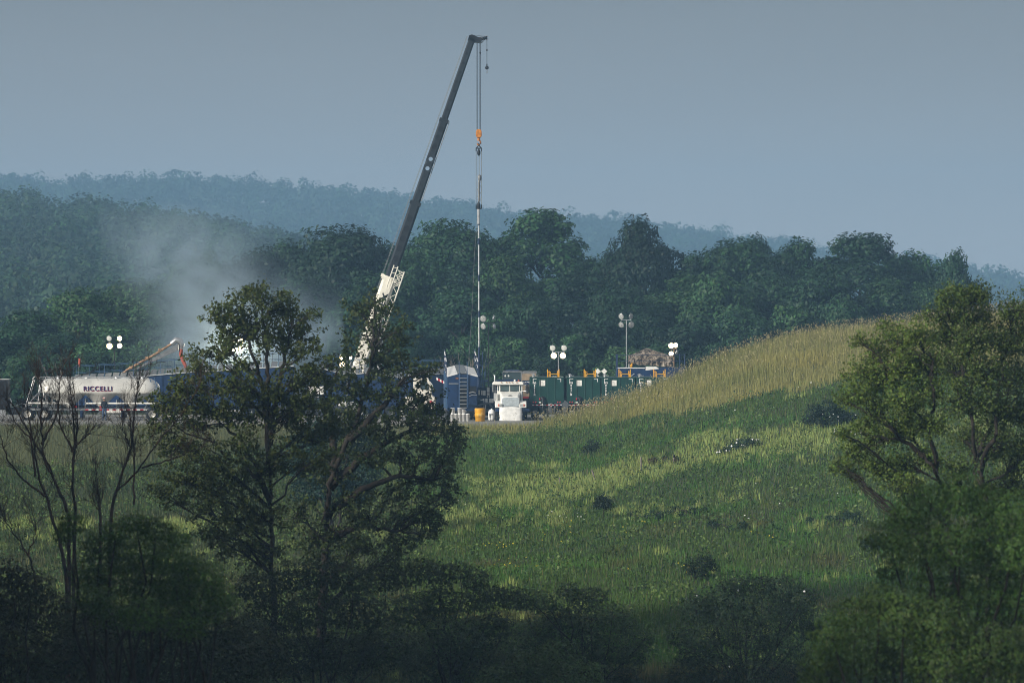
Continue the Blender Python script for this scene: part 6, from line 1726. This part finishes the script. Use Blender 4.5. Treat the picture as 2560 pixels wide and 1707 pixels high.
trR2 = [[base] + tp_([(2470, 1330), (2462, 1230), (2440, 1150), (2425, 1060), (2410, 960), (2395, 860), (2385, 790)], dR2, 25, .5), tp_([(2450, 1180), (2480, 1080), (2500, 980), (2520, 880)], dR2, 26, .5), tp_([(2440, 1140), (2490, 1050), (2550, 990)], dR2, 27, .5)]
lobR2 = [(2370, 745, 36), (2410, 735, 40), (2450, 740, 38), (2340, 780, 34), (2400, 790, 50), (2460, 785, 44), (2360, 840, 50), (2420, 850, 60), (2480, 850, 55), (2540, 770, 50), (2570, 820, 60), (2530, 860, 55), (2390, 920, 60), (2460, 930, 65), (2530, 940, 65), (2400, 1000, 60), (2470, 1010, 65), (2550, 1030, 60), (2420, 1090, 55), (2500, 1110, 60), (2570, 1130, 60), (2390, 1160, 45), (2530, 1200, 60)]
wild_tree("willow_tree", "taller dark olive tree at the right edge before the hill's crest", "tree", base, trR2, px_lobes(lobR2, dR2, 28, 1.0), .082, 2.9, 17, (.074, .112, .026), .105, 122, r0=.085, droop=.14)

# ------------------------------------------------------------------ dark thickets along the bottom
TG = "thickets along the bottom of the view"
GR = (.030, .048, .018); GD = (.032, .050, .022); GB = (.062, .125, .022)
px_bush("thicket", "dark thicket below the leafy trees at the centre of the bottom edge", "bush", [(640, 1470, 60), (720, 1450, 55), (800, 1440, 60), (880, 1450, 60), (960, 1440, 60), (680, 1540, 80), (790, 1530, 80), (900, 1530, 80), (720, 1640, 90), (850, 1640, 90), (970, 1620, 90), (620, 1600, 80)], 205, 131, .12, 48, GD, TG, dep=1.2, twig=6)
px_bush("thicket", "dark leafy thicket stepping down towards the meadow left of centre", "bush", [(1010, 1440, 50), (1060, 1420, 40), (1100, 1440, 46), (1150, 1430, 34), (1190, 1450, 40), (1100, 1510, 60), (1190, 1500, 50), (1030, 1530, 70), (1240, 1490, 36), (1280, 1500, 40), (1130, 1590, 80), (1230, 1570, 60), (1080, 1660, 90), (1200, 1660, 90)], 212, 132, .12, 50, (0.043, 0.070, 0.030), TG, dep=1.2, twig=7)
px_bush("thicket", "right end of the dark thicket row, ending before the pale grass", "bush", [(1320, 1500, 40), (1360, 1510, 44), (1420, 1480, 34), (1450, 1500, 40), (1490, 1490, 34), (1400, 1550, 56), (1480, 1550, 56), (1530, 1540, 44), (1560, 1570, 40), (1340, 1590, 70), (1450, 1620, 70), (1530, 1630, 60), (1330, 1670, 80), (1470, 1680, 60), (1580, 1640, 46), (1610, 1600, 34), (1560, 1700, 50)], 216, 133, .11, 52, (0.043, 0.073, 0.030), TG, dep=1.0, twig=7)
px_bush("thicket", "broad dark shrub with a few white blossoms between the pale grass and the right bush", "bush", [(1755, 1510, 46), (1810, 1480, 44), (1860, 1462, 40), (1910, 1465, 40), (1960, 1470, 50), (2010, 1490, 40), (1740, 1530, 50), (1830, 1520, 70), (1920, 1530, 70), (1990, 1550, 60), (1780, 1590, 60), (1880, 1600, 70), (1960, 1620, 60), (2040, 1580, 40), (1740, 1630, 56), (1700, 1590, 40), (1800, 1680, 70), (1900, 1690, 75), (2000, 1690, 70), (1720, 1690, 60)], 218, 134, .10, 58, (0.032, 0.057, 0.027), TG, dep=1.0, twig=6, flowers=(9, .09, 1))
px_bush("thicket", "mid green leafy bush at the bottom edge just right of centre", "bush", [(1340, 1660, 60), (1400, 1640, 55), (1300, 1700, 70), (1400, 1710, 80), (1460, 1690, 60), (1240, 1710, 60)], 178, 135, .10, 60, (0.061, 0.108, 0.035), TG, dep=.7, twig=3)
px_bush("thicket", "very dark bush filling the bottom left corner", "bush", [(30, 1440, 50), (80, 1470, 60), (20, 1520, 80), (120, 1560, 90), (30, 1640, 110), (160, 1670, 110), (240, 1600, 80), (-40, 1480, 70), (-50, 1600, 110)], 150, 136, .11, 60, (0.041, 0.051, 0.024), TG, dep=.9, twig=3)
px_bush("thicket", "dark bush along the bottom edge between the corner and the centre", "bush", [(330, 1560, 80), (430, 1570, 90), (540, 1560, 80), (300, 1660, 100), (430, 1670, 110), (560, 1660, 110), (640, 1640, 90), (180, 1540, 70), (250, 1545, 70), (200, 1640, 90)], 156, 137, .11, 56, (0.041, 0.057, 0.024), TG, dep=.9, twig=3)
px_bush("thicket", "blurred bright green bush top close by among the dead trees", "bush", [(180, 1310, 42), (160, 1340, 30), (290, 1330, 46), (340, 1310, 40), (390, 1330, 50), (440, 1350, 40), (250, 1370, 60), (350, 1390, 80), (430, 1410, 60), (300, 1450, 80), (220, 1440, 50), (400, 1480, 80)], 112, 138, .055, 230, GB, TG, dep=.5)
px_bush("thicket", "blurred green bush close by, lower and right of the brightest one", "bush", [(470, 1420, 50), (520, 1450, 55), (440, 1470, 60), (500, 1510, 70), (550, 1500, 50), (230, 1500, 50), (280, 1530, 60), (360, 1540, 60), (460, 1560, 60)], 108, 139, .055, 220, (0.068, 0.135, 0.027), TG, dep=.5)
px_bush("thicket", "large blurred green bush close by in the bottom right corner", "bush", [(2270, 1290, 60), (2330, 1250, 60), (2400, 1235, 70), (2470, 1260, 70), (2540, 1290, 80), (2220, 1350, 70), (2300, 1360, 90), (2400, 1350, 100), (2500, 1380, 100), (2570, 1380, 80), (2230, 1430, 50), (2350, 1460, 90), (2460, 1490, 110), (2560, 1500, 110)], 102, 140, .06, 190, (0.074, 0.142, 0.030), TG, dep=.8)
px_bush("thicket", "blurred olive green bush close by, lowest at the bottom right", "bush", [(2080, 1590, 60), (2140, 1540, 70), (2200, 1500, 60), (2260, 1540, 80), (2350, 1560, 90), (2060, 1660, 60), (2150, 1640, 90), (2260, 1640, 100), (2370, 1660, 110), (2480, 1640, 110), (2570, 1640, 100), (2060, 1720, 80)], 96, 141, .06, 190, (0.074, 0.128, 0.028), TG, dep=.7)
# pale reedy grass at the bottom
rng = np.random.default_rng(77); n = 26000
y = rng.uniform(200, 225, n); x = (rng.uniform(1300, 2120, n) - 1280) * y / K
z = ground_z(x, y); zt_ = np.maximum(z, -7.6)
V, F = blades(x, y, z, rng.uniform(.35, .85, n), rng.uniform(.025, .05, n), rng, .3)
c = np.array([.10, .095, .045]) * (1 + rng.uniform(-.4, .4, (n, 1))); gsel = rng.random(n) < .35; c[gsel] = np.array([.045, .07, .028])
tag(link("reed_grass", mesh_np("reed_grass", V, F, np.repeat(c, 3, 0)), GRASS), "pale dry reedy grass at the bottom edge between the thickets", "grass", kind="stuff")
# ------------------------------------------------------------------ haze and dust
def volume_box(name, x0, x1, y0, y1, z0, z1):
    m = MB(); m.box(x0, x1, y0, y1, z0, z1)
    return m
hm = bpy.data.materials.new("haze_air"); hm.use_nodes = True
t = hm.node_tree; t.nodes.clear()
pv = t.nodes.new("ShaderNodeVolumePrincipled"); out = t.nodes.new("ShaderNodeOutputMaterial")
pv.inputs["Color"].default_value = (.37, .66, 1.0, 1); pv.inputs["Density"].default_value = .00030
pv.inputs["Anisotropy"].default_value = 0.0
t.links.new(pv.outputs[0], out.inputs["Volume"])
tag(volume_box("haze", -1010, 1010, -95, 3480, -14, 112).build("haze", hm), "pale blue haze filling the valley air", "haze", kind="stuff")

dm = bpy.data.materials.new("dust"); dm.use_nodes = True
t = dm.node_tree; t.nodes.clear(); N = t.nodes.new; Lk = t.links.new
def val(v):
    return v
def mth(op, a, b=None, c=None):
    n = N("ShaderNodeMath"); n.operation = op
    for i, q in enumerate((a, b, c)):
        if q is None: continue
        if isinstance(q, (int, float)): n.inputs[i].default_value = q
        else: Lk(q, n.inputs[i])
    return n.outputs[0]
tc = N("ShaderNodeTexCoord"); sp = N("ShaderNodeSeparateXYZ"); Lk(tc.outputs["Object"], sp.inputs[0])
x, y, z = sp.outputs
dd = 472.0
zb, zt = Z(905, dd), Z(500, dd)
tt = N("ShaderNodeMapRange"); Lk(z, tt.inputs[0]); tt.inputs[1].default_value = zb; tt.inputs[2].default_value = zt; tt = tt.outputs[0]
cx = mth('MULTIPLY_ADD', tt, X(405, dd) - X(590, dd), X(590, dd))
wd_ = mth('MULTIPLY_ADD', tt, 2.2, 2.6)
g1 = mth('DIVIDE', mth('SUBTRACT', x, cx), wd_); g1 = mth('EXPONENT', mth('MULTIPLY', mth('MULTIPLY', g1, g1), -1.0))
g1 = mth('MULTIPLY', g1, mth('POWER', mth('SUBTRACT', 1.0, tt), 1.0))
bx = mth('DIVIDE', mth('SUBTRACT', x, X(640, dd)), 5.2); bz = mth('DIVIDE', mth('SUBTRACT', z, Z(870, dd)), 2.9)
g2 = mth('EXPONENT', mth('MULTIPLY', mth('ADD', mth('MULTIPLY', bx, bx), mth('MULTIPLY', bz, bz)), -1.0))
ey = mth('DIVIDE', mth('SUBTRACT', y, dd), 4.0); ey = mth('EXPONENT', mth('MULTIPLY', mth('MULTIPLY', ey, ey), -1.0))
nz = N("ShaderNodeTexNoise"); nz.inputs["Scale"].default_value = .30; nz.inputs["Detail"].default_value = 5; nz.inputs["Distortion"].default_value = .8; Lk(tc.outputs["Object"], nz.inputs["Vector"])
nn = N("ShaderNodeMapRange"); Lk(nz.outputs["Fac"], nn.inputs[0]); nn.inputs[1].default_value = .40; nn.inputs[2].default_value = .62; nn.inputs[3].default_value = .12; nn.inputs[4].default_value = 1.4
dens = mth('MULTIPLY', mth('MULTIPLY', mth('ADD', mth('MULTIPLY', g1, .75), mth('MULTIPLY', g2, .8)), ey), mth('MULTIPLY', nn.outputs[0], .72))
pv = N("ShaderNodeVolumePrincipled"); pv.inputs["Color"].default_value = (.60, .80, 1.0, 1); Lk(dens, pv.inputs["Density"])
out = N("ShaderNodeOutputMaterial"); Lk(pv.outputs[0], out.inputs["Volume"])
m = MB(); x0, x1 = X(250, dd), X(860, dd)
nseg = 24
prof = [(x0 + (x1 - x0) * (.5 - .5 * math.cos(math.pi * k / nseg)), 0) for k in range(nseg + 1)]
m.box(x0, x1, dd - 9, dd + 9, .4, zt)
tag(m.build("dust_cloud", dm), "pale dust drifting up from the work pad behind the leafy tree", "dust", kind="stuff")
